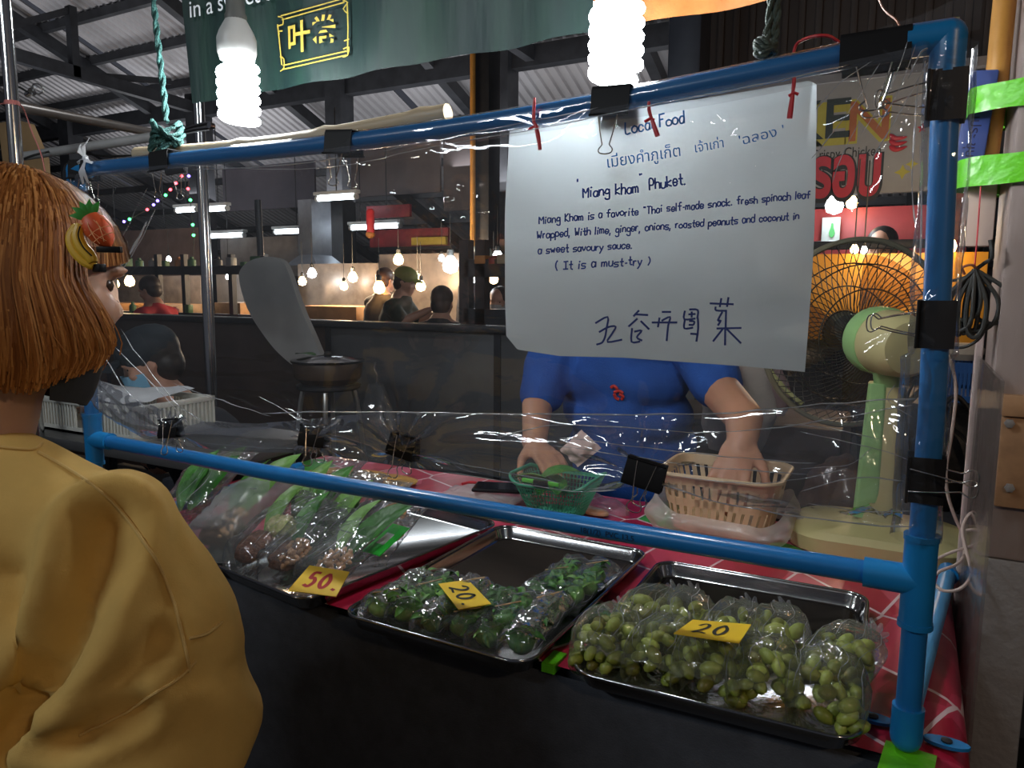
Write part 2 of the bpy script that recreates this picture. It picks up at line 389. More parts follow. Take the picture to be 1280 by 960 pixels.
# ------------------------------------------------------------------ blue pipe frame with its clear plastic sheet
FR = thing('pipe_frame', 'blue plastic pipe frame standing on the counter as a screen', 'frame', (-.74, 0, T))
PR = .0132
XL, ZT0, ZTL, ZB = -1.479, 1.626, 1.592, 1.052
def topz(x):
    u = (x - XL) / (0 - XL); return ZTL + (ZT0 - ZTL) * u - .02 * math.sin(PI * u) ** .9 + .003 * math.sin(7 * u)
MB().tube([(x, 0, topz(x)) for x in [XL + .02 + (-.03 - XL) * i / 24 for i in range(25)]], PR, 16).obj('top_pipe', pvc, FR)
MB().tube([(-.03, 0, ZB), (-.5, 0, ZB - .002), (-1, 0, ZB - .001), (XL + .03, 0, ZB + .008)], PR, 16).obj('cross_pipe', pvc, FR)
MB().tube([(0, 0, T + .05), (0, 0, 1.25), (-.006, 0, 1.45), (-.011, 0, ZT0 - .03)], PR, 16).obj('upright_pipe', pvc, FR)
MB().tube([(XL, 0, T + .05), (XL, 0, ZTL - .03)], PR, 16).obj('upright_pipe', pvc, FR)
def elbow(c, d1, d2, name='elbow'):
    c, d1, d2 = Vector(c), Vector(d1), Vector(d2); r = PR + .0036; L = .037
    MB().tube([c + d1 * L, c], r, 18).tube([c + d2 * L, c], r, 18).ell(c, r, 18).obj(name, pvc_fit, FR)
elbow((-.011, 0, ZT0), (-1, 0, -.012), (0, 0, -1)); elbow((XL, 0, ZTL), (1, 0, -.03), (0, 0, -1))
for x, sx, z in ((0, -1, ZB), (XL, 1, ZB + .008)):
    r = PR + .0038
    t = MB().tube([(x, 0, z - .052), (x, 0, z + .052)], r, 18); t.tube([(x, 0, z), (x + sx * .055, 0, z)], r, 18)
    for zz in (z - .05, z + .05): t.lathe([(r + .0012, -.003), (r + .0012, .003)], (x, 0, zz), 18)
    t.obj('tee', pvc_fit, FR)
for x, ex in ((0, .06), (XL, -.03)):
    elbow((x, 0, T + PR + .004), (0, 0, 1), (ex * .1, 1, 0), 'foot_elbow')
    MB().tube([(x, .04, T + PR + .004), (x + ex, .59, T + PR + .004)], PR, 16).obj('foot_pipe', mat('pale_blue_pvc', (.09, .36, .68), .35, var=.06) if x == 0 else pvc, FR)
    MB().lathe([(PR + .003, 0), (PR + .003, .03), (PR - .002, .036)], (x + ex, .575, T + PR + .004), 16, (0, 1, 0)).obj('end_cap', pvc_fit, FR)
# black print along the cross pipe
tx = textmesh('18(1/2)  PVC 13.5', .0105)
tx.xf(Matrix.Translation((-.40, -.0136, ZB - .0065)) @ Matrix.Rotation(R(90), 4, 'X')).obj('print', mat('pipe_ink', (.01, .02, .05), .5), FR, 0)
for dx, dy in ((-.035, .05), (.042, .036)):  # saddle straps that hold the foot to the table
    s = MB().prism([(.024 * math.cos(q) + 0, .011 * math.sin(q)) for q in [2 * PI * i / 14 for i in range(14)]], T, T + .004, lambda a, b, c: (dx + a, dy + b, c))
    so = s.obj('saddle_strap', pvc_fit, FR); MB().lathe([(.006, 0), (.006, .003), (.003, .0045)], (dx, dy, T + .003), 10).obj('screw', dark_steel, so)

# px of the sheet's lower hem and of the fold line above it
HEM = [(100, 470), (135, 515), (180, 548), (222, 556), (300, 563), (401, 564), (455, 572), (512, 583), (600, 590), (700, 611), (760, 612), (810, 604), (900, 628), (1000, 645), (1080, 652), (1150, 660)]
FOLD = [(100, 455), (140, 478), (190, 505), (260, 526), (330, 528), (401, 522), (470, 514), (560, 515), (640, 517), (760, 518), (860, 518), (960, 511), (1060, 504), (1150, 496)]
def curve_z(tab):
    pts = [P(x, y, Y=-.02) for x, y in tab]
    def f(x):
        if x <= pts[0].x: return pts[0].z
        for a, b in zip(pts, pts[1:]):
            if x <= b.x: t = (x - a.x) / (b.x - a.x); return a.z + (b.z - a.z) * t
        return pts[-1].z
    return f
hemz, foldz = curve_z(HEM), curve_z(FOLD)
CLIPS_T = [P(105, 212, Y=0), P(207, 200, Y=0), P(430, 181, Y=0), P(768, 122, Y=0), P(1095, 60, Y=0)]
CLIPS_B = [P(222, 537, Y=-.02), P(401, 546, Y=-.02), P(512, 559, Y=-.02), P(810, 594, Y=-.02)]
CLIPS_R = [P(1178, 122, Y=0), P(1163, 405, Y=0), P(1152, 597, Y=0)]
ANCH = [(c.x, c.z, .055) for c in CLIPS_T] + [(c.x, c.z, .09) for c in CLIPS_B] + [(c.x - .02, c.z, .10) for c in CLIPS_R] + [(XL, 1.58, .16), (XL, 1.2, .2), (-.02, 1.6, .2)]
CRUMPLE = [(P(a, b, Y=-.016).x, P(a, b, Y=-.016).z, r, am) for a, b, r, am in ((600, 245, .035, .006), (560, 262, .04, .004), (490, 248, .03, .004), (905, 300, .03, .005), (920, 160, .05, .004), (140, 500, .09, .004), (1075, 600, .09, .0025), (1120, 540, .06, .003), (560, 150, .02, .005))]
def ripple(x, z):
    y = .010 * noise.noise((x * 2.3, 0, z * 3.0)) + .004 * noise.noise((x * 7, 2, z * 6))
    for ax, az, rr in ANCH:
        dx, dz = x - ax, z - az; d = math.hypot(dx, dz)
        if d < 4 * rr: q = math.atan2(dz, dx); y += .0052 * math.exp(-d / rr) * math.sin(q * 11 + 3 * noise.noise((ax * 9, az * 5, q))) * min(1, d / .02)
    hz = hemz(x); k = (z - hz) / .10
    if k < 2.2: y += .004 * math.exp(-k * 1.2) * math.sin((z - hz) * 120 + 7 * noise.noise((x * 4, 1, z * 9)))
    for cx, cz, rr, am in CRUMPLE:
        g = math.exp(-((x - cx) ** 2 + (z - cz) ** 2 * 1.6) / rr ** 2)
        if g > .02: y += am * g * (noise.noise((x * 60, 3, z * 75)) + .6 * noise.noise((x * 130, 7, z * 150)))
    return y
FS = thing('plastic_sheet', 'clear plastic film stretched over the blue pipe frame', 'film', (-.74, -.02, 1.1))
def sheetq(u, v):
    x = XL - .015 + u * (-XL + .012); zt = topz(max(XL, min(x, 0))); hz = hemz(x)
    if v < .1:
        q = PI * v / .1; return Vector((x, (PR + .002) * math.cos(q), zt + (PR + .002) * math.sin(q)))
    k = (v - .1) / .9; z = zt + (hz - zt) * k
    return Vector((x, -(PR + .002) + ripple(x, z) * min(1, k * 12), z))
MB().grid(sheetq, 330, 130).obj('film', clear, FS, 180)
def hemstrip(u, v):
    x = XL + .03 + u * (-XL - .05); a, b = foldz(x), hemz(x); z = a + (b - a) * v
    return Vector((x, -.024 - .012 * math.sin(PI * v) + 1.25 * ripple(x, z), z))
MB().grid(hemstrip, 260, 22).obj('hem', film('film_hem', .10, .75, .06, .075, (.75, .85, 1), bump=.15, bscale=10, stretch=(.5, 1, 3)), FS, 180)
def topstrip(u, v):
    x = XL + .03 + u * (-XL - .06); z = topz(x) - .010 - v * (.018 + .006 * noise.noise((x * 3, 1, 0))); return Vector((x, -.0175 - .004 * math.sin(PI * v) + .002 * noise.noise((x * 16, v * 2, 0)), z))
MB().grid(topstrip, 200, 6).obj('top_fold', MATS['film_hem'], FS, 180)
def wrap(u, v):  # crumpled where it is pulled round the right post
    z = 1.10 + v * .515; q = 2 * PI * u; r = PR + .006 + .004 * noise.noise((math.cos(q) * 2, math.sin(q) * 2, z * 9)) + .002 * noise.noise((q * 3, 2, z * 30)) + (.012 * max(0, math.cos(q - 3.5)) if z < 1.3 else .004)
    return Vector((-.008 * v + r * math.cos(q), r * math.sin(q), z))
MB().grid(wrap, 40, 130, True).obj('wrapped_edge', clear, FS, 180)
def wrapl(u, v):
    z = 1.07 + v * .5; q = 2 * PI * u; r = PR + .006 + .006 * noise.noise((math.cos(q) * 2, math.sin(q) * 2 + 5, z * 9))
    return Vector((XL + r * math.cos(q), r * math.sin(q), z))
MB().grid(wrapl, 28, 90, True).obj('wrapped_edge', clear, FS, 180)
# loose corner flap standing above the top right elbow
MB().grid(lambda u, v: Vector((-.11 + .125 * u, -.012 + .006 * noise.noise((u * 4, v * 4, 0)), 1.625 + v * (.012 + .03 * u * u))), 14, 6).obj('corner_flap', clear, FS, 180)
def foldline(pts, r, y=-.03, par=FS):
    p = smoothpath([P(a, b, Y=y) for a, b in pts], 6); k = len(p)
    p = [q + Vector((0, .006 * noise.noise(q * 20), .002 * noise.noise(q * 33))) for q in p]
    MB().tube(p, [1.7 * r * (.4 + .9 * abs(noise.noise(q * 26))) * (1 if 0 < i < k - 1 else .2) for i, q in enumerate(p)], 6, flat=.5).obj('film_crease', crease, par, 180)
for pts, r in (([(330, 516), (470, 515), (640, 517), (860, 518), (960, 511), (1060, 503), (1145, 497)], .0018),
               ([(620, 548), (700, 531), (860, 540), (960, 536), (1060, 520), (1140, 505)], .0012),
               ([(700, 547), (780, 556), (860, 566), (940, 574), (1020, 579)], .001), ([(690, 556), (800, 572), (900, 586), (1010, 592)], .001),
               ([(560, 590), (700, 612), (770, 613)], .0012), ([(820, 604), (900, 628), (1000, 646), (1140, 660)], .0016),
               ([(850, 597), (930, 604), (1000, 598), (1060, 584)], .001), ([(980, 530), (1040, 536), (1100, 548)], .0009),
               ([(1000, 615), (1060, 598), (1130, 600)], .001), ([(1010, 630), (1080, 638), (1140, 640)], .001), ([(1000, 540), (1090, 560), (1135, 575)], .0008),
               ([(240, 552), (330, 560), (395, 560)], .0012), ([(420, 556), (500, 568)], .0012), ([(540, 575), (620, 588), (700, 604)], .0012),
               ([(215, 480), (290, 505), (340, 520)], .0009), ([(325, 495), (360, 515), (388, 528)], .0009), ([(125, 440), (170, 500), (215, 535)], .0012),
               ([(140, 430), (200, 490), (235, 530)], .0009), ([(118, 470), (160, 520), (210, 548)], .001), ([(150, 410), (215, 500), (260, 530)], .0007),
               ([(185, 275), (160, 320), (140, 350), (134, 362)], .0022), ([(195, 262), (170, 310), (150, 345)], .0009), ([(185, 235), (168, 270), (152, 298)], .0007), ([(150, 225), (130, 260)], .0009),
               ([(220, 205), (340, 212), (440, 205), (560, 180), (700, 155), (830, 128)], .001), ([(240, 212), (330, 209), (430, 197)], .0012), ([(480, 189), (560, 172), (680, 148), (748, 134)], .0008), ([(790, 135), (920, 112), (1060, 82)], .001),
               ([(1090, 78), (1050, 105), (1020, 135)], .0009), ([(1100, 80), (1060, 140), (1030, 180), (1014, 198)], .0009), ([(1135, 50), (1115, 105), (1075, 170)], .0008), ([(1145, 55), (1125, 110), (1095, 160)], .0008),
               ([(1160, 62), (1150, 68), (1135, 100)], .0014), ([(1160, 80), (1130, 130), (1095, 190), (1090, 205)], .001), ([(1148, 100), (1144, 150), (1140, 230), (1144, 280)], .0014), ([(1150, 180), (1152, 260), (1150, 330)], .0012),
               ([(1075, 150), (1055, 190), (1040, 230)], .0007), ([(1120, 480), (1110, 500), (1140, 520)], .0008), ([(1090, 560), (1060, 580), (1000, 585)], .0008)):
    foldline(pts, r)

# binder clips: A grips from above with the wire loops hanging out of its mouth, B grips the hem from below
def wires(mb_to, y0, z0, y1, z1, s=1.0):
    a, b = Vector((0, y0, z0)), Vector((0, y1, z1)); up = (a - b).normalized(); L = (a - b).length
    pr = [(-.0125, 0), (-.0085, .45), (-.0052, .72), (-.0052, .78), (-.009, .88), (-.0075, .97), (0, 1.0), (.0075, .97), (.009, .88), (.0052, .78), (.0052, .72), (.0085, .45), (.0125, 0)]
    pts = smoothpath([a - up * (L * t) + Vector((x * s, 0, 0)) for x, t in pr], 3)
    return MB().tube(pts, .00085, 6)
def clip_proto(kind):
    t = thing('binder_clip', 'x', 'clip', group='black binder clips on the plastic sheet'); W = .025; th = .0012
    if kind == 'A': prof = [(-.0185, -.019), (-.0165, -.014), (-.0155, .012), (-.013, .0172), (.013, .0172), (.0155, .012), (.0165, -.014), (.0185, -.019)]
    else: prof = [(-.0045, .019), (-.003, .0165), (-.0095, -.011), (-.009, -.0155), (.009, -.0155), (.0095, -.011), (.003, .0165), (.0045, .019)]
    k = len(prof); c = Vector((0, 0)); inner = []
    for i, (y, z) in enumerate(prof):
        a = Vector(prof[max(i - 1, 0)]); b = Vector(prof[min(i + 1, k - 1)]); d = (b - a).normalized(); n = Vector((d.y, -d.x)); inner.append((y + n.x * th, z + n.y * th))
    poly = prof + inner[::-1]
    MB().prism(poly, -W, W, lambda a, b, c: (c, a, b)).obj('clip_body', black_metal, t, 30, True)
    if kind == 'A': h = [(-.0195, -.018, -.022, -.066), (.0195, -.018, .024, -.064)]
    else: h = [(-.005, .0165, -.0165, -.046), (.005, .0165, .017, -.044)]
    for q in h: wires(None, *q).obj('wire_handle', wire_steel, t, 60, True)
    for q in h: MB().tube([(-W, q[0], q[1]), (W, q[0], q[1])], .0016, 8).obj('lip', black_metal, t, 60, True)
    return t
A0, B0 = clip_proto('A'), clip_proto('B')
labA = ['black binder clip at the left corner of the blue top pipe', 'black binder clip on the top pipe under the green rope knot', 'black binder clip on the top pipe below the green banner', 'black binder clip on the top pipe under a lit spiral bulb', 'wide black binder clip on the top pipe beside the right elbow']
def place(proto, used, loc, rot, label):
    o = dup(proto, loc, rot, label) if used else proto
    o.location = loc; o.rotation_euler = rot; o['label'] = label
    return o
for i, c in enumerate(CLIPS_T): place(A0, i > 0, (c.x, 0, topz(c.x)), (0, R((2, -3, 4, 2, -1)[i]), R((3, 0, 2, 0, 0)[i])), labA[i]).scale = (1.35, 1, 1) if i == 4 else (1, 1, 1)
labB = ['black binder clip on the film hem nearest the white crate', 'black binder clip on the film hem in front of the metal stool', 'black binder clip on the film hem above the yellow flat snack', 'black binder clip on the film hem in front of the cream basket']
for i, c in enumerate(CLIPS_B): place(B0, i > 0, (c.x, -.034, c.z + .004), (R(-6), R((-8, 0, 8, 12)[i]), R((0, 5, -4, 6)[i])), labB[i])
labR = ['black binder clip on the right post just below the top elbow', 'black binder clip on the right post in front of the fan head', 'black binder clip on the right post with its loops pointing away from the fan']
for i, c in enumerate(CLIPS_R):
    if i < 2: o = place(A0, True, (-.008 + .006 * i, 0, c.z), (0, R(90), 0), labR[i])
    else: o = place(A0, True, (.0, -.0, c.z), (0, R(90), 0), labR[i])
    if i == 2:
        for ch in list(o.children):
            if ch.name.startswith('wire'): bpy.data.objects.remove(ch)
        for q in ((-.0195, -.018, -.03, .046), (.0195, -.018, .022, .05)): wires(None, *q).obj('wire_handle', wire_steel, o, 60, True)
# red twist ties through the film, and the red cord looping over the pipe
red_tie = mat('red_plastic_tie', (.62, .035, .045), .4)
for i, (pts, lab) in enumerate((([(668, 122), (667, 150), (670, 158), (673, 172), (675, 187)], 'red plastic tie at the paper sign\'s upper corner nearest the black heads'), ([(811, 127), (812, 140), (817, 155), (822, 170)], 'red plastic tie hanging beside the words Local Food'), ([(993, 96), (992, 108), (990, 125), (987, 148)], 'red plastic tie on the paper sign below the red cord'))):
    MBt = MB().tube(smoothpath([P(a, b, Y=-.021) for a, b in pts], 4), [.0016, .002, .002, .0022, .0022, .002, .002, .0024, .0026, .0028, .003, .003, .003, .0026, .0026, .0024, .0024][:4 * (len(pts) - 1) + 1], 7)
    MBt.tube([P(pts[1][0] - 6, pts[1][1] + 12, Y=-.021), P(pts[1][0] + 1, pts[1][1] + 8, Y=-.022), P(pts[1][0] + 6, pts[1][1] + 10, Y=-.021)], .0018, 6)
    tag(MBt.obj('twist_tie', red_tie), lab, 'tie', 'red ties of the paper sign')
tag(MB().tube(smoothpath([P(992, 66, Y=.012), P(997, 54, Y=.01), P(1015, 46, Y=.0), P(1035, 45, Y=0), P(1049, 53, Y=.008)], 6), .0018, 7).obj('red_string', red_tie), 'red plastic cord arching over the blue top pipe', 'cord')
# ------------------------------------------------------------------ the paper sign
PY = .006
def pap_y(x, z): return PY + .0025 * noise.noise((x * 7, 1, z * 9)) + .0012 * noise.noise((x * 20, 5, z * 16))
def papermat():
    m, t, b = nt('white_paper'); L = t.links; out = t.nodes['Material Output']
    b.inputs['Base Color'].default_value = (.62, .68, .69, 1); b.inputs['Roughness'].default_value = .75
    tc = N(t, 'ShaderNodeTexCoord'); nz = N(t, 'ShaderNodeTexNoise', ins={'Scale': 13.0, 'Detail': 5.0, 'Distortion': 1.2}); L.new(tc.outputs['Object'], nz.inputs['Vector'])
    bp = N(t, 'ShaderNodeBump', ins={'Strength': .22, 'Distance': .01}); L.new(nz.outputs[0], bp.inputs['Height']); L.new(bp.outputs[0], b.inputs['Normal'])
    tl = N(t, 'ShaderNodeBsdfTranslucent'); tl.inputs[0].default_value = (.6, .68, .72, 1)
    mx = N(t, 'ShaderNodeMixShader', ins={0: .33}); L.new(b.outputs[0], mx.inputs[1]); L.new(tl.outputs[0], mx.inputs[2]); L.new(mx.outputs[0], out.inputs[0])
    return m
paper = papermat()
top = [(637, 162), (660, 152), (760, 141), (830, 130), (930, 115), (1010, 101), (1020, 104)]
bot = [(632, 420), (646, 437), (700, 445), (780, 447), (850, 452), (930, 458), (1006, 465)]
def lerp(tab, u):
    k = u * (len(tab) - 1); i = min(int(k), len(tab) - 2); t = k - i; return Vector(tab[i]) * (1 - t) + Vector(tab[i + 1]) * t
def pap(u, v):
    q = lerp(bot, u) * (1 - v) + lerp(top, u) * v; q.x += (5 * u ** 3 * math.sin(PI * v)) - 3 * (1 - u) ** 3 * math.sin(PI * v)
    p = P(q.x, q.y, Y=PY); p.y = pap_y(p.x, p.z) + .012 * max(0, u - .93) / .07 * max(0, v - .75) * 2; return p
pg = MB().grid(pap, 70, 50).obj('paper_sign', paper, None, 180)
tag(pg, 'large white paper sign handwritten in blue behind the plastic sheet', 'sign')
def onpap(a, b):
    p = P(a, b, Y=PY); p.y = pap_y(p.x, p.z) - .0009; return p
GL = {'a': '433414021030 42/4440', 'b': '0700/03 24 43 41 20 01', 'c': '43 34 14 02 10 30 41', 'd': '43 34 14 02 10 30 42/4740', 'e': '02 42 43 34 14 02 10 30 41', 'f': '47 37 26 20/04 44',
      'g': '43 34 14 02 11 31 42/44 4B 3C 1C 0B', 'h': '07 00/02 14 34 43 40', 'i': '24 20/26', 'k': '07 00/44 02 40', 'l': '27 20', 'm': '04 00/03 14 23 20/23 34 43 40', 'n': '04 00/02 14 34 43 40',
      'o': '24 03 01 20 41 43 24', 'p': '04 0C/03 24 43 41 20 01', 'r': '04 00/02 14 34', 's': '44 14 03 12 32 41 30 00', 't': '27 21 30 40/04 44', 'u': '04 01 10 30 42/44 40', 'v': '04 20 44', 'w': '04 10 23 30 44',
      'y': '04 20/44 20 0C', 'M': '00 07 23 47 40', 'K': '07 00/47 03 40', 'T': '07 47/27 20', 'P': '00 07 37 45 33 03', 'L': '07 00 40', 'F': '07 00/07 47/04 34', 'W': '07 10 24 30 47', 'I': '07 47/27 20/00 40',
      '(': '37 15 12 3A', ')': '17 35 32 1A', '.': '10', ',': '20 1B', '-': '12 32', "'": '27 15', '"': '17 16/37 36', 'N': '00 07 40 47'}
def val(c): return int(c) if c.isdigit() else -(ord(c) - 64)
def handwrite(text, p0, p1, xh, w=2.0, slant=.12):
    """text between two px points on its base line, x-height xh px"""
    p0, p1 = Vector(p0), Vector(p1); d = (p1 - p0); wide = {'i': .55, 'l': .5, '.': .5, ',': .55, "'": .5, ' ': .8, 'm': 1.25, 'w': 1.2, 'r': .8, 't': .85, '-': .7, '(': .7, ')': .7, 'M': 1.25, 'W': 1.3}
    tot = sum(wide.get(c, 1.0) for c in text); cw = d.length / tot; d.normalize(); n = Vector((d.y, -d.x)); x = 0; out = []
    for c in text:
        k = wide.get(c, 1.0) * cw
        if c in GL:
            jy = rnd.uniform(-.7, .7); js = rnd.uniform(.92, 1.08)
            for st in GL[c].split('/'):
                st = st.replace(' ', ''); pts = []
                for i in range(0, len(st), 2):
                    a, b = val(st[i]) / 4, val(st[i + 1]) / 4
                    if wide.get(c, 1) < .6: a = .25 + (a - .5)
                    q = p0 + d * (x + a * min(k, cw) * .72 * (k / cw if k > cw else 1) + slant * b * xh) + n * (b * xh * js + jy); pts.append((q.x + rnd.uniform(-.25, .25), q.y + rnd.uniform(-.25, .25)))
                out.append(pts)
        x += k
    return ribbons(out, w, onpap, 3)
ink1 = mat('blue_marker', (.03, .2, .62), .6, var=.25, scale=60); ink2 = mat('dark_blue_marker', (.012, .05, .3), .6, var=.25, scale=60)
for text, a, b, xh, wd, m in (('Local Food', (782, 167), (858, 153), 8.2, 2.1, ink1), ("'", (723, 234), (727, 233), 6, 2.2, ink2), ('"', (799, 226), (805, 225), 5, 2.0, ink2), ('Miang kham', (729, 247), (800, 240), 7, 2.1, ink2), ('Phuket.', (812, 237), (859, 230), 7.4, 2.2, ink2),
                              ('Miang Kham is a favorite "Thai self-made snack. fresh spinach leaf', (675, 280), (1014, 247), 5.2, 1.7, ink2),
                              ('Wrapped, With lime, ginger, onions, roasted peanuts and coconut in', (672, 298), (1000, 274), 5.2, 1.7, ink2),
                              ('a sweet savoury sauce.', (673, 317), (791, 310), 5.2, 1.7, ink2), ('( It is a must-try )', (694, 337), (814, 330), 5.6, 1.8, ink2)):
    handwrite(text, a, b, xh, wd, m and .12).obj('lettering', m, pg, 0)
Z6 = lambda pts: [(700 + .2031 * a, 360 + .2031 * b) for a, b in pts]
hanzi = [[(222, 215), (295, 178), (288, 250), (280, 300), (262, 335), (230, 347)], [(245, 270), (300, 240), (345, 238), (320, 285), (295, 332), (382, 318)], [(485, 140), (455, 172)], [(462, 162), (540, 166)], [(475, 190), (425, 235)], [(500, 205), (548, 252)],
         [(445, 250), (443, 330), (492, 329)], [(462, 268), (505, 262), (475, 302), (505, 322)], [(632, 147), (682, 147)], [(570, 212), (720, 212)], [(614, 185), (605, 238)], [(630, 200), (680, 178), (668, 230), (659, 322)],
         [(770, 143), (767, 192), (832, 188)], [(800, 132), (849, 136), (846, 186)], [(812, 148), (812, 178)], [(795, 162), (832, 160)], [(770, 200), (768, 248), (818, 244)], [(800, 203), (828, 206), (822, 226), (798, 226)], [(850, 188), (852, 250), (842, 326)], [(808, 281), (852, 284)],
         [(925, 95), (1065, 100)], [(992, 66), (984, 114)], [(1036, 60), (1028, 113)], [(958, 118), (962, 138), (1024, 140)], [(998, 150), (972, 200), (990, 200), (974, 228)], [(1022, 140), (1020, 250)], [(968, 249), (1114, 246)], [(1018, 250), (1017, 349)], [(1000, 255), (945, 326)], [(1030, 255), (1113, 338)]]
ribbons([Z6(s) for s in hanzi], 2.5, onpap, 3).obj('lettering', mat('navy_marker', (.012, .035, .22), .6), pg, 0)
def thai(body, p0, p1, h, m):
    mb = textmesh(body, 1.0); xs = [v.x for v in mb.v]; W = max(xs); p0, p1 = Vector(p0), Vector(p1); d = p1 - p0; n = Vector((d.y, -d.x)).normalized()
    mb.v = [onpap(*(p0 + d * (v.x / W) + n * (v.y * h) + Vector((v.y * 1.5, 0)))) for v in mb.v]; mb.obj('lettering', m, pg, 0)
thai('เมี่ยงคำภูเก็ต', (758, 210), (851, 195), 20, ink1); thai('เจ้าเก่า', (868, 191), (905, 184), 17, ink1); thai("'ฉลอง '", (924, 182), (981, 168), 17, ink1)

# ------------------------------------------------------------------ banners over the stall
BY = .3
bgreen = mat('banner_green', (.009, .034, .023), .45, col2=(.006, .015, .018), scale=3.5, bump=.3, bscale=9, stretch=(2.5, 1, .5))
bor = mat('banner_orange', (.42, .15, .04), .4, col2=(.33, .1, .02), scale=16, bump=.1)
bl = P(243, 130, Y=BY); br = P(741, 40, Y=BY)
def ban(x0, x1, zb0, zb1):
    def f(u, v):
        x = x0 + (x1 - x0) * u; zb = zb0 + (zb1 - zb0) * u
        return Vector((x - .05 * v * (1 - u), BY + .012 * noise.noise((x * 5, 0, v)) * (1 - .4 * v) + .004 * math.sin(x * 34) * (1 - v) ** 2, zb + v * .62 + .004 * noise.noise((x * 8, 2, 0)) * (1 - v)))
    return f
g = MB().grid(ban(bl.x, br.x, bl.z, br.z), 90, 20).obj('green_banner', bgreen, None, 180); tag(g, 'dark green cloth banner with yellow Chinese characters above the stall', 'banner')
o = MB().grid(ban(br.x + .001, .35, br.z, br.z + .01), 60, 20).obj('orange_banner', bor, None, 180); tag(o, 'orange banner hanging beside the green one above the stall', 'banner')
def onban(a, b):
    p = P(a, b, Y=BY - .01); v = (p.z - bl.z) / .62; p.y = BY + .012 * noise.noise((p.x * 5, 0, v)) * (1 - .4 * v) + .004 * math.sin(p.x * 34) * (1 - v) ** 2 - .008; return p
gold = mat('banner_gold', (.5, .38, .06), .5, var=.05)
def bantext(body, p, size, m, bold=0.0):
    mb = textmesh(body, size, bold=bold); M4 = Matrix.Translation(p) @ Matrix.Rotation(R(90), 4, 'X'); mb.xf(M4)
    for q in mb.v: v = (q.z - bl.z) / .62; xx = q.x + .05 * v * .5; q.y = BY + .012 * noise.noise((xx * 5, 0, v)) * (1 - .4 * v) + .004 * math.sin(xx * 34) * (1 - v) ** 2 - .009
    mb.obj('lettering', m, g, 0)
bantext('in a sweet s', onban(238, 23), .052, mat('banner_white', (.75, .78, .8), .5, var=.05))
bantext('叶', onban(359, 65), .066, gold, .001); bantext('卷', onban(388, 58), .066, gold, .001)
fr = []
for off in (0, 5): fr += [[(347 - off * .2 + 4, 24 - off), (428, 2 - off)], [(352, 81 + off), (430, 63 + off)]]
fr += [[(345, 30), (347, 50), (350, 80)], [(432, 2), (433, 32), (432, 64)], [(346, 20), (352, 22), (352, 30), (345, 32), (347, 42)], [(348, 70), (353, 73), (353, 84), (348, 88)], [(427, 0), (433, 2), (427, 10), (433, 16)], [(427, 60), (434, 58), (432, 68), (426, 70)], [(428, 50), (434, 48)], [(346, 38), (351, 38)]]
ribbons(fr, 1.6, onban, 2).obj('border', gold, g, 0)

# ------------------------------------------------------------------ spiral bulbs
cfl = glow('cfl_glow', (.93, .97, 1.0), 85); white_pl = mat('white_plastic', (.72, .74, .72), .4, var=.05); rubber = mat('black_rubber', (.03, .032, .03), .6)
grey_pl = mat('grey_plastic', (.16, .17, .16), .5)
def spiral_bulb(c, label, cord):
    """c: bottom of the spiral"""
    c = Vector(c); t = thing('spiral_bulb', label, 'light bulb', c, group='spiral bulbs over the counter'); r = .030; h = .112; pts = []; turns = 5.5
    for i in range(140):
        k = i / 139; q = 2 * PI * turns * k; rr = r * min(1, (k + .02) / .05) if k < .05 else r; pts.append(c + Vector((rr * math.cos(q), rr * math.sin(q), .008 + k * (h - .012))))
    pts += [c + Vector((r * .5, 0, h + .004)), c + Vector((.012, 0, h + .012))]
    MB().tube(pts, .0082, 10).obj('spiral_tube', cfl, t)
    MB().lathe([(.012, h), (.03, h + .004), (.0345, h + .016), (.0345, h + .04), (.03, h + .052), (.018, h + .074), (.016, h + .078)], c, 24).obj('bulb_base', white_pl, t)
    MB().lathe([(.019, h + .072), (.0195, h + .08), (.017, h + .085), (.016, h + .125), (.011, h + .135), (.005, h + .14)], c, 20).obj('socket', grey_pl, t)
    MB().tube(smoothpath([c + Vector((0, 0, h + .138)), c + Vector((.004, 0, h + .25)), c + Vector(cord)], 5), .003, 8).obj('cord', rubber, t)
    return t
spiral_bulb(P(300, 158, Y=.1), 'lit white spiral bulb in front of the green banner', (.02, .19, .9))
spiral_bulb(P(769, 108, Y=.1), 'lit white spiral bulb above the paper sign', (-.02, .19, .9))

# ------------------------------------------------------------------ ropes, bamboo and tubes above the frame
rope_g = mat('green_rope', (.025, .1, .09), .8, var=.4, scale=90, bump=.5, bscale=300); rope_d = mat('dark_green_rope', (.06, .085, .07), .8, var=.4, scale=90, bump=.4, bscale=300)
def rope(mb, pts, r=.004):
    p = smoothpath(pts, 8); L = 0; prev = None
    for s in range(2):
        q = []; L = 0
        for i in range(len(p)):
            if i: L += (p[i] - p[i - 1]).length
            d = (p[min(i + 1, len(p) - 1)] - p[max(i - 1, 0)]).normalized(); a, b, _ = frame_of(d, (0.2, 1, .1)); an = L / (r * 5.5) * PI + s * PI
            q.append(p[i] + a * (r * .55 * math.cos(an)) + b * (r * .55 * math.sin(an)))
        mb.tube(q, r * .68, 7)
    return mb
kx, kz = CLIPS_T[1].x, topz(CLIPS_T[1].x)
r1 = rope(MB(), [P(188, -40, Y=.05), P(196, 40, Y=.045), P(204, 110, Y=.04), P(208, 152, Y=.03)], .0055)
for k in range(7):
    q = k * .9; pc = P(208 + 3 * math.sin(k), 160 + 4.6 * k, Y=.02)
    rope(r1, [pc + Vector((.02 * math.cos(q + s), .026 * math.sin(q + s), .010 * math.sin(2 * s + k))) for s in [2 * PI * j / 9 for j in range(10)]], .0042)
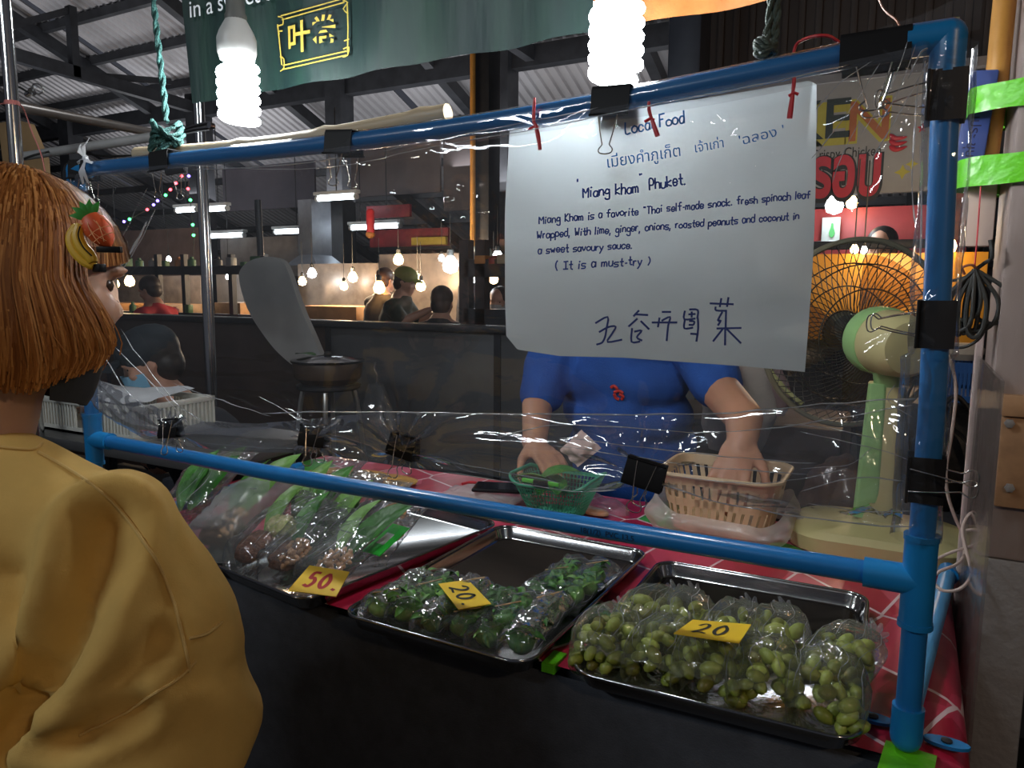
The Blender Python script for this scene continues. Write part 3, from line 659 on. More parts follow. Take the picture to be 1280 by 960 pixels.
tag(r1.obj('hanging_rope', rope_g), 'green rope knotted to the top pipe near its left end', 'rope')
r2 = rope(MB(), [P(966, -30, Y=.03), P(962, 20, Y=.03), P(957, 55, Y=.015), P(955, 72, Y=.0)], .0042)
rope(r2, [P(974, -30, Y=.035), P(971, 20, Y=.03), P(967, 52, Y=.02), P(961, 66, Y=.01)], .0042)
for k in range(3):
    pc = P(957, 56 + 6 * k, Y=.012); rope(r2, [pc + Vector((.010 * math.cos(s), .014 * math.sin(s), .004 * math.sin(s * 2 + k))) for s in [2 * PI * j / 8 for j in range(9)]], .0036)
tag(r2.obj('hanging_rope', rope_d), 'grey green rope tied to the top pipe between the orange banner and the red cord', 'rope')
b0, b1 = P(172, 193, Y=.04), P(560, 141, Y=.045)
bp_ = [b0.lerp(b1, i / 30) for i in range(31)]
tag(MB().tube([p + Vector((0, 0, -.012 * math.sin(PI * i / 30))) for i, p in enumerate(bp_)], [.0135 + (.003 if i % 8 == 4 else 0) for i in range(31)], 14).obj('bamboo_pole', wood), 'thin bamboo pole lying behind the blue top pipe', 'pole')
tp = thing('metal_pole', 'upright grey metal pole at the photo\'s upper left edge', 'pole', P(28, 250, Y=.35)); tp.location.z = 0
pa, pb = P(4, -10, Y=.35), P(22, 215, Y=.35); px_ = (pa.x + pb.x) / 2
MB().tube([(px_, .35, 0), (px_, .35, 3.4)], .018, 16).obj('tube', chrome, tp)
MB().lathe([(.0185, -.006), (.02, 0), (.0185, .006)], (px_, .35, P(10, 130, Y=.35).z), 14).obj('string_wrap', mat('pink_string', (.6, .2, .18), .7), tp)
def rail(name, a, b, r, m, lab, cat='rail'): tag(MB().tube([a, b], r, 12).obj(name, m), lab, cat)
rail('metal_rail', P(18, 132, Y=.40), P(202, 168, Y=1.1), .016, mat('worn_tube', (.23, .2, .18), .35, .6), 'worn dark metal rail running back from the upright pole')
rail('metal_rail', P(25, 196, Y=.55), P(200, 170, Y=.55), .014, mat('pale_tube', (.62, .63, .62), .35, .4), 'pale grey metal tube crossing behind the green rope knot')
# a clear clamp lamp, off, on the rail
cl = thing('clamp_lamp', 'unlit glass bulb in a clip lamp on the dark rail', 'lamp', P(45, 120, Y=.42)); q = P(47, 111, Y=.42)
MB().ell(q, .016, 14).obj('glass_bulb', film('bulb_glass', .25, .9, .03, .02, bump=0), cl)
MB().lathe([(.008, -.012), (.009, .01), (.012, .018)], P(36, 117, Y=.42), 12, (1, 0, .2)).obj('socket', chrome, cl)
MB().tube([P(8, 108, Y=.42), P(25, 109, Y=.42), P(36, 116, Y=.42)], .003, 6).obj('cord', rubber, cl)
gc = thing('spring_clamp', 'small silver spring clamp on the pale tube by the knot', 'clamp', P(250, 160, Y=.3))
for dz in (-1, 1): MB().tube([P(222, 166 + 1.5 * dz, Y=.3), P(245, 160 + 2.2 * dz, Y=.3), P(262, 157 + 3 * dz, Y=.3)], [.004, .006, .005], 8).obj('jaw', chrome, gc)
MB().lathe([(.007, -.006), (.007, .006)], P(264, 157, Y=.3), 10, (0, 1, 0)).obj('pivot', chrome, gc)
rib = film('white_ribbon', .05, .4, .3, .75, (.85, .87, .9), bump=.4)
bw = MB()
for (a, b), (c, d) in (((107, 198), (112, 172)), ((107, 198), (101, 180)), ((107, 198), (99, 205)), ((107, 198), (116, 204)), ((107, 198), (104, 230)), ((107, 198), (110, 228))):
    p, q = P(a, b, Y=-.02), P(c, d, Y=-.025); n = Vector((.006, 0, .002)); m_ = (p + q) / 2 + Vector((0, -.008, 0)); bw.add([p - n * .3, p + n * .3, m_ + n, m_ - n, q + n * .5, q - n * .5], [(0, 1, 2, 3), (3, 2, 4, 5)])
bw.ell(P(107, 198, Y=-.022), .006, 8); tag(bw.obj('plastic_bow', rib, None, 180), 'knotted white plastic bow on the left corner of the frame', 'bow')
card = mat('cardboard', (.42, .27, .13), .8)
p, q = P(20, 150, Y=.75), P(56, 215, Y=.75)
tag(MB().prism([(p.x, p.z), (p.x + .08, p.z - .02), (q.x, q.z + .05), (q.x, q.z - .1), (p.x - .1, q.z - .1), (p.x - .12, p.z)], .75, .77, lambda a, b, c: (a, c, b)).obj('cardboard_sheet', card), 'brown cardboard panel behind the woman\'s head', 'cardboard')
for i, pts in enumerate(([P(0, 130, Y=.38), P(25, 130, Y=.38), P(40, 165, Y=.38), P(52, 195, Y=.38), P(58, 225, Y=.38)],)):
    tag(MB().tube(smoothpath(pts, 5), .0018, 6).obj('pink_string', MATS['pink_string']), 'pink string tied round the upright metal pole', 'string')
tag(MB().tube(smoothpath([P(26, 200, Y=.5), P(50, 192, Y=.5), P(80, 188, Y=.6), P(130, 195, Y=.6), P(175, 194, Y=.6)], 5), .0035, 6).obj('power_cable', rubber), 'black cable strung along the pale tube', 'cable')
tag(MB().tube(smoothpath([P(1095, -10, Y=.05), P(1105, 12, Y=.04), P(1120, 25, Y=.02), P(1126, 36, Y=0)], 6), .0012, 5).obj('twisted_wire', mat('copper_wire', (.35, .24, .2), .4, .6)), 'thin twisted wire tied at the frame\'s right end of the top pipe', 'wire')
# ------------------------------------------------------------------ trays
def rrect(w, d, r, z, n=6, cx=0, cy=0):
    pts = []
    for (sx, sy), a0 in zip(((1, 1), (-1, 1), (-1, -1), (1, -1)), (0, PI / 2, PI, 3 * PI / 2)):
        for i in range(n + 1):
            q = a0 + PI / 2 * i / n; pts.append(Vector((cx + sx * (w / 2 - r) + r * math.cos(q), cy + sy * (d / 2 - r) + r * math.sin(q), z)))
    return pts
TRZ = .024
def tray(corners, label):
    c = [P(x, y, Z=T + TRZ) for x, y in corners]  # front left, front right, back right, back left (rim)
    w = ((c[1] - c[0]).length + (c[2] - c[3]).length) / 2; d = ((c[3] - c[0]).length + (c[2] - c[1]).length) / 2; ctr = (c[0] + c[1] + c[2] + c[3]) / 4
    e = ((c[1] - c[0]).normalized() + (c[2] - c[3]).normalized()); rz = math.atan2(e.y, e.x)
    t = thing('steel_tray', label, 'tray', (ctr.x, ctr.y, T), (0, 0, rz), 'stainless trays on the counter')
    R0 = .03
    MB().rings([rrect(w - .03, d - .03, .022, .0016), rrect(w - .024, d - .024, R0 - .006, .004), rrect(w - .012, d - .012, R0, TRZ - .003), rrect(w - .008, d - .008, R0, TRZ), rrect(w - .001, d - .001, R0 + .003, TRZ + .001), rrect(w, d, R0 + .003, TRZ - .001), rrect(w - .001, d - .001, R0 + .003, TRZ - .003),
                rrect(w - .009, d - .009, R0, TRZ - .002), rrect(w - .013, d - .013, R0, TRZ - .005), rrect(w - .025, d - .025, R0 - .006, .002), rrect(w - .03, d - .03, .022, 0)], caps=True).obj('pan', steel, t, 40, True)
    MB().tube(rrect(w - .002, d - .002, R0 + .003, TRZ), .0028, 8, True).obj('rolled_rim', steel, t, 60, True)
    t['w'] = w; t['d'] = d
    return t
TR3 = tray(((705, 838), (1062, 926), (1096, 746), (828, 700)), 'stainless tray of bagged green fruit nearest the right post')
TR2 = tray(((428, 768), (655, 832), (815, 690), (622, 655)), 'stainless tray of leaf rolls in the middle of the counter')
TR1 = tray(((250, 706), (402, 750), (608, 656), (470, 612)), 'stainless tray of leaf and nut packs nearest the woman in yellow')
def tl(t, x, y, z=0.0):
    """place in a tray: x, y 0..1 across and front to back"""
    v = Matrix.Rotation(t.rotation_euler.z, 3, 'Z') @ Vector(((x - .5) * t['w'], (y - .5) * t['d'], 0)); return Vector(t.location) + v + Vector((0, 0, .003 + z))

# ------------------------------------------------------------------ plastic pouches
def pouch(prof, n=26, m=18, crk=.003, seed=0, flatbot=.35):
    """prof(t) -> (y, half width, height) along the length; lies on z = 0"""
    def f(u, v):
        y, hw, h = prof(v); q = 2 * PI * u; ca, sa = math.cos(q), math.sin(q)
        ca = math.copysign(abs(ca) ** .75, ca); z = h * (.5 + .5 * sa); z = max(z, 0) ** 1.0
        k = crk * noise.noise((ca * 3 + seed, y * 45, sa * 3)) + crk * .6 * noise.noise((ca * 9, y * 90 + seed, sa * 7))
        return Vector((hw * ca * (1 + k * 14), y, z + k * (1.6 if sa > 0 else .1)))
    return MB().grid(f, n, m, True)
def rampcol(name, cols, rough=.45, bump=0.0):
    """one material for many pieces: each object takes its own tone"""
    m, t, b = nt(name); oi = N(t, 'ShaderNodeObjectInfo'); rp = N(t, 'ShaderNodeValToRGB'); e = rp.color_ramp.elements
    e[0].color = c4(cols[0]); e[1].color = c4(cols[-1])
    for i, c in enumerate(cols[1:-1]): x = e.new((i + 1) / (len(cols) - 1)); x.color = c4(c)
    tc = N(t, 'ShaderNodeTexCoord'); nz = N(t, 'ShaderNodeTexNoise', ins={'Scale': 70.0, 'Detail': 3.0}); t.links.new(tc.outputs['Object'], nz.inputs['Vector'])
    mx = N(t, 'ShaderNodeMath', operation='MULTIPLY_ADD', ins={1: .5, 2: -.25}); t.links.new(nz.outputs[0], mx.inputs[0])
    ad = N(t, 'ShaderNodeMath', operation='ADD', use_clamp=True); t.links.new(mx.outputs[0], ad.inputs[0]); t.links.new(oi.outputs['Random'], ad.inputs[1])
    t.links.new(ad.outputs[0], rp.inputs[0]); t.links.new(rp.outputs[0], b.inputs['Base Color']); b.inputs['Roughness'].default_value = rough
    return m
fruitm = rampcol('green_fruit', [(.15, .14, .025), (.3, .34, .055), (.21, .24, .035), (.42, .5, .1), (.27, .34, .045)], .4)
fr_me = MB().ell((0, 0, 0), (.0128, .0082, .0078), 10).mesh('fruit'); fr_me.materials.append(fruitm)
def fruit_bag(loc, rz, tilt, L, W, label, seed, nf=24):
    r = random.Random(seed); t = thing('fruit_bag', label, 'bag', loc, (tilt, 0, rz), 'bags of green fruit in the tray')
    H = .062
    def prof(v):
        if v < .62: k = v / .62; return (L * .72 * k, W / 2 * (.72 + .34 * math.sin(PI * (k * .62 + .18))), H * (.5 + .55 * math.sin(PI * (k * .6 + .2))))
        k = (v - .62) / .38; s = 1 - k; return (L * (.72 + .28 * k), W / 2 * (.2 + .72 * s ** 1.1), H * (.3 + .62 * s))
    pouch(prof, 30, 26, .0035, seed).obj('bag', fruitbag, t, 180, True)
    for k in range(5):
        q = R((40, 75, 100, 130, 155)[k]); mb = MB(); pts = []
        for j in range(9): v = .12 + .84 * j / 8; y, hw, h = prof(v); a = q + .12 * math.sin(j * 1.3 + seed + k); pts.append((hw * math.copysign(abs(math.cos(a)) ** .75, math.cos(a)) * 1.01, y, h * (.5 + .5 * math.sin(a)) + .0012))
        mb.tube(pts, [.0002 + .0011 * abs(noise.noise((j * .6, k, seed))) for j in range(9)], 5, flat=.6).obj('bag_crease', crease, t, 180, True)
    mb = MB(); 
    for k in range(7):
        q = k * .9; mb.tube([(0.004 * math.cos(q), L * .985, H * .16 + .004 * math.sin(q)), (.010 * math.cos(q), L * 1.05, H * .2 + .012 * math.sin(q)), (.016 * math.cos(q + .3), L * 1.09, H * .22 + .016 * math.sin(q))], [.003, .0045, .002], 5)
    mb.lathe([(.004, -.004), (.0062, 0), (.004, .004)], (0, L * .985, H * .16), 10, (0, 1, 0)).obj('knot', bagmilk, t, 180, True)
    done = []
    for i in range(900):
        if len(done) >= nf: break
        v = r.uniform(.10, .60); y, hw, h = prof(v); x = r.uniform(-.84, .84) * hw; lay = len(done) / nf; z = .009 + lay * max(0, h - .022) * (1 - (x / hw) ** 2 * .6)
        p = Vector((x, y, z))
        if all((p - q).length > .0132 for q in done):
            done.append(p); share('fruit', fr_me, t, p, (r.uniform(-.6, .6), r.uniform(-.6, .6), r.uniform(0, 6.3)), [r.uniform(.88, 1.18)] * 3)
    return t
words = ['first', 'second', 'third', 'fourth', 'last']
for i in range(5):
    fruit_bag(tl(TR3, .105 + .195 * i, .045 + .01 * (i % 2)), R((8, -2, 5, 8, 2)[i]), R(13), .142, .09, f'knotted bag of green fruit, {words[i]} from the left in the front row', 20 + i, 30)
for i in range(5):
    fruit_bag(tl(TR3, .15 + .18 * i, .235 + .02 * (i % 2), .004), R((-10, 6, -4, 3, -22)[i]), R(15), .138, .082, f'knotted bag of green fruit, {words[i]} from the left in the rear row', 40 + i, 24)

# ------------------------------------------------------------------ leaf rolls in clear sleeves
def leafmesh(L, W, bend=.25, fold=.25, n=9, m=7, seed=0):
    def f(u, v):
        a = (u - .5) * 2; w_ = W / 2 * (math.sin(PI * min(1, v * .98 + .02)) ** .7) * (1 - .25 * v); x = a * w_; y = v * L
        return Vector((x, y, fold * abs(x) + bend * L * math.sin(v * 1.7) * .5 - bend * L * v * v * .6 + .02 * L * noise.noise((a * 2 + seed, v * 5, seed))))
    return MB().grid(f, m, n)
rollm = rampcol('leaf_green', [(.014, .07, .01), (.045, .18, .02), (.1, .3, .035), (.025, .12, .016), (.2, .45, .07)], .42)
def roll_mesh(seed):
    r = random.Random(seed); mb = MB(); e = MB().ell((0, 0, 0), (.021, .024, .016), 14); e.v = [v * (1 + .22 * noise.noise(v * 60 + Vector((seed, 0, 0)))) for v in e.v]; mb.add(e.v, e.f)
    for k in range(13):
        l = leafmesh(r.uniform(.014, .026), r.uniform(.008, .016), .9, .5, 6, 5, seed + k); q = r.uniform(0, 6.28)
        l.xf(Matrix.Translation((r.uniform(-.014, .014), r.uniform(-.016, .016), r.uniform(.004, .012))) @ Euler((r.uniform(-.5, .35), r.uniform(-.5, .5), q)).to_matrix().to_4x4()); mb.add(l.v, l.f)
    me = mb.mesh('leaf_roll', 60); me.materials.append(rollm); return me
rolls = [roll_mesh(s) for s in range(5)]
pickm = mat('toothpick_wood', (.6, .38, .17), .6)
def sleeve(loc, rz, tilt, label, seed, nr=3, L=.2):
    r = random.Random(seed); t = thing('leaf_roll_sleeve', label, 'snack pack', loc, (tilt, 0, rz), 'sleeves of leaf rolls in the tray')
    def prof(v): e = min(1, v / .06, (1 - v) / .16); return (L * v, .029 - .003 * (1 - e), .004 + .036 * max(0, e) ** .6)
    pouch(prof, 26, 26, .004, seed).obj('sleeve', bagfilm, t, 180, True)
    for sx in (-1, 1): MB().tube([(sx * .0285, L * (.04 + .9 * j / 10), .02 + .004 * math.sin(j * 1.7 + seed)) for j in range(11)], [.0003 + .0008 * abs(noise.noise((j * .7, sx, seed))) for j in range(11)], 5).obj('side_seam', crease, t, 180, True)
    for k in range(3): MB().tube([(-.022 + .044 * j / 6, L * (.16 + .3 * k) + .012 * math.sin(j + k + seed), .0395 + .001 * math.sin(j)) for j in range(7)], [.0002 + .0011 * abs(noise.noise((j * .8, k, seed + 3))) for j in range(7)], 5).obj('film_crease', crease, t, 180, True)
    for k in range(nr):
        share('leaf_roll', rolls[(seed + k) % 5], t, (r.uniform(-.003, .003), .034 + k * .049, .0185), (r.uniform(-.2, .2), r.uniform(-.3, .3), r.uniform(-.5, .5) + PI * (k % 2)), (1.02, 1.05, 1.0))
    mb = MB(); a = r.uniform(-.4, .4); mb.tube([(-.018, .03 + .05 * (seed % 3), .037), (.012, .06 + .05 * (seed % 3) + .01 * a, .04)], [.0012, .0009], 6); mb.obj('toothpick', pickm, t, 60, True)
    return t
w6 = ['first', 'second', 'third', 'fourth', 'fifth', 'sixth']
for i in range(6):
    sleeve(tl(TR2, .115 + .152 * i, .05 + .012 * (i % 2)), R((-4, 2, -2, -5, 0, 3)[i]), R(2.5), f'clear sleeve of green leaf rolls, {w6[i]} from the left along the tray front', 60 + i, 3, .17 + .01 * (i % 3))
for i in range(2):
    sleeve(tl(TR2, .70 + .16 * i, .40 + .02 * i), R((-3, -1)[i]), R(0), ('clear sleeve of leaf rolls behind the front row, towards the tray middle', 'clear sleeve of leaf rolls behind the front row, against the tray side')[i], 70 + i, 3, .2)

# ------------------------------------------------------------------ snack packs with leaves and nuts
nutm = rampcol('peanut', [(.42, .2, .09), (.62, .38, .2), (.5, .27, .13)], .5); browny = mat('roasted_coconut', (.16, .06, .025), .6, col2=(.05, .02, .012), scale=60, bump=.6, bscale=120)
bigleaf = [leafmesh(.16, .085, .25, .3, 12, 9, s).mesh('leaf', 60) for s in range(3)]
leafm = [mat('betel_leaf_%d' % i, c, .4, var=.25, scale=18, bump=.25, bscale=50) for i, c in enumerate(((.025, .13, .014), (.05, .2, .025), (.14, .3, .06)))]
for me, m in zip(bigleaf, leafm): me.materials.append(m)
pasteg = mat('chopped_greens', (.3, .36, .1), .6, col2=(.5, .42, .25), scale=80, bump=.5, bscale=120)
def pile(c, r, n, s, seed):
    rr = random.Random(seed); mb = MB()
    for i in range(n):
        q = rr.uniform(0, 6.28); d = math.sqrt(rr.random()); p = Vector(c) + Vector((r[0] * d * math.cos(q), r[1] * d * math.sin(q), r[2] * rr.uniform(.2, 1) * (1 - d * d * .7)))
        mb.ell(p, (s * 1.3, s, s * .85), 7, Euler((rr.uniform(-1, 1), rr.uniform(-1, 1), rr.uniform(0, 6))).to_matrix())
    return mb
def lump(c, r, seed, n=20):
    e = MB().ell((0, 0, 0), (1, 1, 1), n); e.v = [Vector((v.x * r[0], v.y * r[1], v.z * r[2])) * (1 + .25 * noise.noise(v * 2.3 + Vector((seed, 0, 0)))) + Vector(c) for v in e.v]; return e
def pack(loc, rz, tilt, label, L=.2, W=.105, H=.045, filmm=None, leaf=1, brown=True, nuts=True, greens=False, seed=0, roll=0.0):
    t = thing('snack_pack', label, 'snack pack', loc, (tilt, roll, rz), 'packs of leaves and nuts in the tray')
    def prof(v): e = max(0, min(1, v / .1, (1 - v) / .45)); return (L * v, W / 2 * (.93 + .07 * e), .003 + H * e ** .7)
    pouch(prof, 30, 26, .0045, seed).obj('bag', filmm or bagfilm, t, 180, True)
    for k in range(5): MB().tube([(W * (-.4 + .2 * k + .05 * math.sin(j + seed)), L * (.1 + .8 * j / 9), prof(.1 + .8 * j / 9)[2] * (1 - .5 * (2 * (.1 + .2 * k) - 1) ** 2) + .001) for j in range(10)], [.0002 + .0013 * abs(noise.noise((j * .8, k, seed))) for j in range(10)], 5, flat=.6).obj('bag_crease', crease, t, 180, True)
    if brown: lump((-.008, L * .24, H * .42), (W * .33, L * .17, H * .33), seed).obj('roasted_filling', browny, t, 60, True)
    if greens: lump((.004, L * .5, H * .45), (W * .36, L * .12, H * .3), seed + 3).obj('chopped_filling', pasteg, t, 60, True)
    if nuts:
        nb = pile((W * .08, L * .26, H * .45), (W * .27, L * .16, H * .4), 70, .0045, seed).obj('nuts', nutm, t, 60, True); tag(nb, kind='stuff')
        zb = MB().grid(lambda u, v: Vector((W * .08 + (u - .5) * W * .72, L * (.06 + .46 * v), H * (1.02 - .25 * abs(v - .4)) + .003 * noise.noise((u * 6, v * 6, seed)))), 14, 12).obj('zip_bag', bagfilm, t, 180, True)
        MB().tube([(W * .08 - W * .36, L * .5, H * .98), (W * .08 + W * .36, L * .5, H * .98)], .0014, 6).obj('zip', bagmilk, zb, 60, True)
    for k in range(leaf):
        share('leaf', bigleaf[(seed + k) % 3], t, ((-.012, .016, 0)[k % 3], L * (.36 if brown or nuts else .1), H * (.30 + .16 * k)), (R(6), R((-14, 12, 0)[k % 3]), R((8, -10, 3)[k % 3])), (W / .16, L / .22, 1))
    return t
zz = lambda x, y, z: P(x, y, Z=T + z)
B = TR1
pack(tl(B, .10, .06, .004), R(4), R(26), 'frosted pack of leaves with its tall bag, beside the yellow sleeve', .25, .12, .075, film('frosted_bag', .06, .6, .22, .36, (.62, .66, .66), bump=.4, bscale=20), 2, True, True, seed=1, roll=R(-8))
pack(tl(B, .36, .05, .003), R(-6), R(27), 'clear pack with dark filling and chopped greens next to the frosted pack', .22, .1, .05, None, 1, True, False, True, seed=2, roll=R(6))
pack(tl(B, .62, .08, .003), R(2), R(24), 'clear pack with a zip bag of peanuts behind the 50 price card', .21, .1, .05, None, 1, True, True, seed=4)
gp = pack(tl(B, .86, .10, .003), R(-8), R(22), 'clear pack of peanuts with a large upright leaf and a green card', .22, .1, .05, None, 2, False, True, seed=5)
gc_ = MB().box((.02, .11, .012), (.062, .19, .014)).obj('green_card', mat('green_card', (.03, .55, .05), .5, var=.05), gp, 0, True); MB().box((.03, .135, .0143), (.048, .165, .0147)).obj('blank_label', mat('card_white', (.7, .75, .72), .6), gc_, 0, True)
pack(tl(B, .16, .40, .012), R(3), R(34), 'clear pack of leaves standing behind the frosted pack', .22, .1, .04, None, 3, False, False, seed=6)
pack(tl(B, .42, .36, .012), R(-4), R(36), 'clear pack of leaves behind the pack with chopped greens', .2, .1, .04, None, 2, False, False, seed=7)
pack(tl(B, .62, .38, .012), R(2), R(32), 'clear pack with one broad leaf behind the zip bag of peanuts', .2, .1, .04, None, 1, False, False, seed=8)
pk = pack(tl(B, .80, .37, .008), R(4), R(24), 'clear pack of brown crackers at the rear of the nut tray', .19, .1, .035, None, 0, False, False, seed=9)
for k, (x, y) in enumerate(((-.02, .05), (.02, .07), (0, .11))): lump((x, y, .018 + .006 * k), (.03, .032, .008), 30 + k, 14).obj('cracker', mat('cracker_brown', (.42, .2, .08), .6, var=.4, scale=60) if k == 0 else MATS['cracker_brown'], pk, 60, True)
pack(P(228, 655, Z=T + .01), R(6), R(34), 'clear pack of leaves half hidden by the yellow sleeve', .22, .12, .05, None, 3, False, False, seed=11)
pack(P(250, 628, Z=T + .005), R(-3), R(38), 'clear pack of leaves farthest along the counter', .2, .1, .04, None, 2, False, False, seed=13)

# ------------------------------------------------------------------ yellow price cards
yel = mat('yellow_card', (.85, .56, .02), .5, var=.06); inkr = mat('red_marker', (.45, .02, .015), .6); inkk = mat('black_marker', (.015, .018, .012), .6)
DIG = {'2': [[(.05, .75), (.3, .95), (.6, .85), (.62, .6), (.35, .3), (.02, .02), (.3, .1), (.75, .04)]], '0': [[(.4, .95), (.1, .7), (.05, .3), (.3, .04), (.6, .2), (.7, .6), (.4, .95)]], '5': [[(.65, .95), (.2, .92), (.14, .55), (.45, .6), (.66, .35), (.4, .04), (.04, .1)]], '.': [[(.15, .02), (.2, .06)]]}
def price_card(q, zs, text, m, label, wd=.085):
    c = [P(x, y, Z=T + z) for (x, y), z in zip(q, zs)]  # BL BR TR TL of the lettering
    def at(a, b, h=0): return (c[0] * (1 - a) + c[1] * a) * (1 - b) + (c[3] * (1 - a) + c[2] * a) * b + nrm * h
    nrm = (c[1] - c[0]).cross(c[3] - c[0]).normalized(); nrm = nrm if nrm.z > 0 else -nrm
    t = MB(); top_, bot_ = [at(a, b, .0006) for a, b in ((0, 0), (1, 0), (1, 1), (0, 1))], [at(a, b, -.0006) for a, b in ((0, 0), (1, 0), (1, 1), (0, 1))]
    t.add(bot_ + top_, [(0, 1, 2, 3), (4, 5, 6, 7), (0, 1, 5, 4), (1, 2, 6, 5), (2, 3, 7, 6), (3, 0, 4, 7)]); o = t.obj('price_card', yel, None, 0); tag(o, label, 'price tag', 'yellow price cards')
    st = []
    for i, ch in enumerate(text):
        x0 = .22 + .3 * i
        for s in DIG[ch]: st.append([(x0 + .3 * a * .85, .2 + .6 * b) for a, b in s])
    ribbons(st, wd, lambda a, b: at(a, b, .0012), 4).obj('lettering', m, o, 0)
    return o
price_card(((360, 738), (420, 746), (437, 715), (387, 707)), (.042, .042, .062, .062), '50.', inkr, 'yellow price card marked 50 in red', .09)
price_card(((548, 730), (573, 762), (614, 755), (585, 725)), (.05, .05, .05, .05), '20.', inkk, 'yellow price card marked 20 lying on the leaf rolls', .07)
price_card(((842, 792), (924, 804), (939, 781), (866, 775)), (.086, .086, .088, .088), '20', inkk, 'yellow price card marked 20 lying on the fruit bags', .06)
# ------------------------------------------------------------------ things on the back of the counter
gb = mat('green_basket_plastic', (.05, .36, .21), .4, var=.1); cream = mat('cream_plastic', (.62, .45, .27), .45, var=.12, scale=14)
c = P(697, 640, Z=T + .01); c.z = T + .006
bk = thing('green_basket', 'green plastic lattice basket the vendor is filling', 'basket', c)
def resample(ring, n):
    L = [0.0]; k = len(ring)
    for i in range(k): L.append(L[-1] + (ring[(i + 1) % k] - ring[i]).length)
    out = []; j = 0
    for i in range(n):
        s = L[-1] * i / n
        while L[j + 1] < s: j += 1
        out.append(ring[j].lerp(ring[(j + 1) % k], (s - L[j]) / max(1e-9, L[j + 1] - L[j])))
    return out
def lat_basket(root, cx, cy, z0, w0, d0, w1, d1, h, nv, nh, r, m, rimr, wave=0.0):
    def ring(k, e=0): return rrect(w0 + (w1 - w0) * k + e, d0 + (d1 - d0) * k + e, .035, z0 + h * k, 7, cx, cy)
    MB().rings([ring(0), [p + Vector((0, 0, .003)) for p in ring(0)]]).obj('bottom', m, root)
    mb = MB(); base, rim = resample(ring(0), nv), resample(ring(1), nv)
    for i in range(nv): j = i; mb.tube([base[j], base[j].lerp(rim[j], .5), rim[j]], r, 4)
    for i in range(1, nh): mb.tube(ring(i / nh), r * .8, 4, True)
    tag(mb.obj('lattice', m, root, 0), kind='stuff')
    rp = ring(1, .006); MB().tube([p + Vector((0, 0, wave * math.cos(4 * PI * i / len(rp)))) for i, p in enumerate(rp)], rimr, 8, True, flat=1.3).obj('rim', m, root)
    MB().tube(ring(.02), r * 1.6, 6, True).obj('base_band', m, root)
lat_basket(bk, c.x, c.y, T + .008, .115, .10, .185, .155, .085, 64, 9, .0011, gb, .0035, .008)
fc = MB().box((c.x - .02, c.y - .09, T + .088), (c.x + .016, c.y - .082, T + .104), .002).obj('black_tape', black_metal, bk)
MB().box((c.x - .05, c.y - .087, T + .094), (c.x + .04, c.y - .08, T + .104), .003).obj('green_tie', mat('lime_plastic', (.14, .62, .06), .4), bk)
for k, (dx, dy, rz) in enumerate(((-.03, -.02, 10), (.02, .01, 60), (-.01, .03, 120), (.035, -.03, 200), (-.05, .02, 300))):
    o = share('leaf', bigleaf[k % 3], None, (c.x + dx, c.y + dy - .02, T + .055 + .006 * k), (R(14), R(10), R(rz)), (.62, .62, .8)); tag(o, ('small green leaf in the green basket, lying lowest', 'small green leaf across the middle of the green basket', 'small green leaf at the rear of the green basket', 'pale green leaf in the green basket by the vendor\'s fingers', 'topmost green leaf in the green basket')[k], 'leaf', 'leaves in the green basket')
# cream basket inside a milky bag
c2 = P(886, 668, Z=T + .01); c2.z = T + .006; c2.y += .09; c2.x += .01
cb = thing('cream_basket', 'cream plastic slotted basket under the vendor\'s hand', 'basket', c2)
def slot_wall(root, cx, cy, z0, w0, d0, w1, d1, h, m):
    def ring(k, e=0): return rrect(w0 + (w1 - w0) * k + e, d0 + (d1 - d0) * k + e, .045, z0 + h * k, 8, cx, cy)
    MB().rings([ring(0), [p + Vector((0, 0, .003)) for p in ring(0)]]).obj('bottom', m, root)
    for k0, k1, nm in ((0, .12, 'lower_band'), (.46, .6, 'middle_band'), (.84, 1.0, 'upper_band')):
        MB().rings([ring(k0), ring(k1), ring(k1, -.005), ring(k0, -.005), ring(k0)], caps=False).obj(nm, m, root)
    n = 44; base = resample(ring(0), n); rim = resample(ring(1), n); mb = MB()
    for i in range(0, n): d = (base[(i + 1) % n] - base[i - 1]).normalized() * .0052; q = lambda t, s: base[i].lerp(rim[i], t) + d * s; mb.add([q(0, -1), q(0, 1), q(1, 1), q(1, -1)], [(0, 1, 2, 3)])
    tag(mb.obj('slats', m, root, 0), kind='stuff')
    MB().tube(ring(1, .004), .005, 8, True).obj('rim', m, root)
slot_wall(cb, c2.x, c2.y, T + .008, .20, .17, .25, .215, .125, cream)
pb = thing('poly_bag', 'milky plastic bag around the cream basket with its handle loop', 'bag', c2)
def pbag(u, v):
    q = 2 * PI * u; k = v; r = rrect(.27 + .03 * math.sin(PI * k), .235 + .03 * math.sin(PI * k), .06, 0, 8, c2.x, c2.y); j = u * (len(r)); i = int(j) % len(r); p = r[i].lerp(r[(i + 1) % len(r)], j - int(j))
    z = T + .004 + k * (.062 + .018 * math.sin(q * 2 + 1)) ; cr = .010 * noise.noise((p.x * 22, p.y * 22, k * 3)); d = (p - Vector((c2.x, c2.y, 0))).normalized(); return Vector((p.x + d.x * cr, p.y + d.y * cr, z + cr * .5))
MB().grid(pbag, 90, 14, True).obj('bag', thickbag, pb, 180)
hl = P(975, 655, Z=T + .03); MB().tube(smoothpath([hl + Vector((.05 * math.cos(a) * 1.1 - .01, .02 * math.sin(a) * 1.2, .022 * math.sin(a))) for a in [2 * PI * i / 12 for i in range(12)]], 3, True), .008, 8, True, flat=.5).obj('handle_loop', thickbag, pb, 180)
